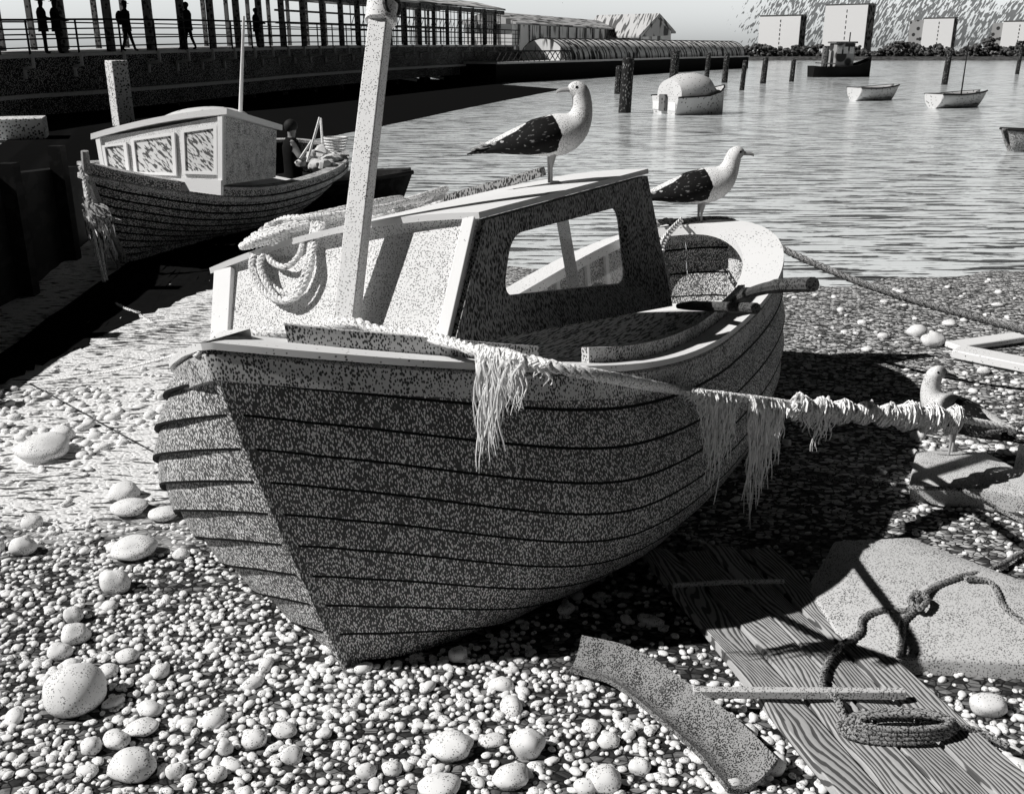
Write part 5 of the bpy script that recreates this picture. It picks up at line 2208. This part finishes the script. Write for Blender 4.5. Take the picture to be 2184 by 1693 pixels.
for u0, u1, v0, v1, mt in ((.035, .24, .08, .80, 'screen'), (.28, .63, .10, .86, 'glassdark'), (.68, .955, .14, .88, 'glassdark')):
    wf = MB()
    fr = [(u0, v0), (u1, v0), (u1, v1), (u0, v1)]
    ins = [(u0 + .025, v0 + .05), (u1 - .025, v0 + .05), (u1 - .025, v1 - .05), (u0 + .025, v1 - .05)]
    ro = [[fpt(*p, o_=.004) for p in fr], [fpt(*p, o_=.03) for p in fr], [fpt(*p, o_=.03) for p in ins], [fpt(*p, o_=.004) for p in ins]]
    wfo = MB().loft(ro, cap=False).build('window', M['white'], cbt, sharp=20)
    MB().prism([fpt(*p, o_=.003) for p in ins], [fpt(*p, o_=.010) for p in ins]).build('pane', M['glassdark'], wfo)
for u in (.0, .965):
    MB().hexa([fpt(u, 0, .002), fpt(u + .035, 0, .002), fpt(u + .035, 0, .035), fpt(u, 0, .035), fpt(u, 1, .002), fpt(u + .035, 1, .002), fpt(u + .035, 1, .035), fpt(u, 1, .035)]).build('corner_board', M['white'], cbt)
MB().hexa([fpt(.2, -.12, .01), fpt(1, -.16, .01), fpt(1, -.16, .06), fpt(.2, -.12, .06), fpt(.2, .04, .01), fpt(1, .06, .01), fpt(1, .06, .06), fpt(.2, .04, .06)]).build('sill', M['white'], cbt)
# roof with a rolled white front edge
corner = [cA1, cB1, cC1, cD1]
ctr = sum(corner, Vector()) / 4
out = [ctr + (p - ctr) * 1.07 for p in corner]
mb = MB()
V, F = [], []
for lay, dz in ((0, .004), (1, .07)):
    for i in range(11):
        for j in range(7):
            u, v = i / 10, j / 6
            p = out[0].lerp(out[1], u).lerp(out[3].lerp(out[2], u), v)
            p.z += dz + .045 * (1 - (2 * u - 1) ** 2)
            V.append(p)
for i in range(10):
    for j in range(6):
        q = (i * 7 + j, i * 7 + j + 1, (i + 1) * 7 + j + 1, (i + 1) * 7 + j)
        F.append(q)
        F.append(tuple(77 + k for k in q[::-1]))
loop = [i * 7 for i in range(11)] + [70 + j for j in range(1, 7)] + [i * 7 + 6 for i in range(9, -1, -1)] + [j for j in range(5, 0, -1)]
for a, b2 in zip(loop, loop[1:] + loop[:1]):
    F.append((a, b2, b2 + 77, a + 77))
mb.add(V, F)
mb.build('cabin_roof', M['white'], cbt)


def rtop(u, v, dz=0.0):
    p = out[0].lerp(out[1], u).lerp(out[3].lerp(out[2], u), v)
    p.z += .07 + .045 * (1 - (2 * u - 1) ** 2) + dz
    return p


# upturned tender on the roof
base = [rtop(.22, .35), rtop(.85, .30), rtop(.90, .75), rtop(.30, .8)]
rings = []
for t in np.linspace(0, 1, 9):
    a_, b_ = base[0].lerp(base[1], t), base[3].lerp(base[2], t)
    wdt = max(.08, math.sin(math.pi * (.1 + .8 * t)) ** .6)
    m_ = (a_ + b_) / 2
    rings.append([m_ + (a_ - m_) * (wdt * math.cos(x)) + Vector((0, 0, .15 * wdt * math.sin(x))) for x in np.linspace(0, math.pi, 9)])
mbt = MB().loft(rings)
mbt.v = [tuple(PM2 @ Vector(p)) for p in mbt.v]
tag(mbt.build('upturned_tender', M['tarp']), 'small white tender turned upside down on the wheelhouse roof', 'dinghy')
MB().tube([rtop(.90, .45), rtop(.91, .45, 1.1)], [.024, .015], n=8).build('mast', M['white'], cbt)
# gear aft: sacks, basket, poles
mb = MB()
rr = random.Random(2)
for i in range(26):
    x = 3.75 + .95 * (i / 26)
    s = x / B2.L
    y = B2.hb(s) * rr.uniform(.35, .85)
    mb.ell((x, y, B2.zg(s) + rr.uniform(-.05, .03)), (rr.uniform(.09, .16), rr.uniform(.08, .13), rr.uniform(.05, .09)), 9, 6, rough=.35, seed=i)
mb.v = [tuple(PM2 @ Vector(p)) for p in mb.v]
tag(mb.build('net_heap', M['tarp']), 'heap of white netting in the stern of the cabin boat', 'net')
bk0 = PM2 @ Vector((4.35, .62, B2.zg(.87) + .16))
mb = MB()
for k in range(5):
    rad = .17 - .012 * (4 - k)
    mb.tube([bk0 + Vector((rad * math.cos(a), rad * math.sin(a), .04 * k - .04)) for a in np.linspace(0, 6.2832, 19)], .018, n=6, cap=False)
tag(mb.build('basket', M['rope']), 'round wicker basket on the netting in the cabin boat', 'basket')
for (pa_, pb_, lab) in (((655, 345), (682, 250), 'pale pole propped left of the folded frame in the cabin boat stern'), ((688, 305), (684, 252), 'pale leaning pole meeting another at the top in the cabin boat stern'), ((640, 338), (665, 300), 'short boathook shaft by the fisherman')):
    a_, b_ = aty(*pa_, 14.3), aty(*pb_, 14.5)
    tag(MB().tube([a_, b_], .018, n=6).build('pole', M['rope']), lab, 'pole')
# bow fender netting and lines
net_top = PM2 @ Vector((-.05, 0, 1.22))
mb = MB()
rr = random.Random(4)
for i in range(60):
    u = rr.random()
    p = aty(175 + 12 * u, 415 + 40 * rr.random(), 10.75) if i % 2 else aty(178 + 14 * u, 425, 10.75)
    q_ = aty(262 - 55 * rr.random() ** .6, 580 - 120 * rr.random(), 10.72)
    mid_ = p.lerp(q_, .5) + Vector((rr.uniform(-.10, .12), rr.uniform(-.03, .03), rr.uniform(-.05, .05)))
    mb.tube(spline([p, mid_, q_], 5), [.012] * 6 + [.010, .008, .006, .005, .004], n=4)
tag(mb.build('bow_netting', M['net']), 'ragged pale netting hanging from the cabin boat stem', 'net')
hp = PM2 @ Vector((-.10, 0, 1.20))
rope_thing('bow_rope', [hp, aty(185, 400, 10.75), aty(200, 500, 10.7), aty(228, 620, 10.3), atz(250, 650), atz(285, 665), atz(330, 690)], 'pale mooring rope dropping from the cabin boat stem to the ground', r=.02)
rope_thing('bow_rope', [hp, aty(196, 420, 10.75), aty(214, 520, 10.7), aty(232, 610, 10.4), atz(262, 655), atz(300, 668)], 'second line beside the mooring rope under the cabin boat stem', r=.016)
mb = MB().tube([PM2 @ Vector((.0, 0, 1.15)), PM2 @ Vector((-.02, 0, 1.36))], [.05, .04], n=8)
o = mb.build('stem_head', M['stem'])
o.parent = cbt
o.matrix_parent_inverse = PM2.inverted()
# dark skiff lying behind the stern
sk = small_boat('skiff', 740, 335, 60, R(12), 2.3, 1.2, .5, 'dark skiff lying behind the stern of the cabin boat', matl='nearblack')
skp = aty(688, 340, 15.6)
sk.location = (skp.x, skp.y, -.05)
sk['group'] = ''
del sk['group']
# the fisherman behind the boat
fz = aty(618, 268, 14.6)
hgt = fz.z - (-.1)
person(Vector((fz.x, 14.6, -.1)), R(-70), max(1.5, hgt * .985), 'hip', 'fisherman in a dark jersey standing at the cabin boat stern, hand on hip', coat=True, skin='skin')
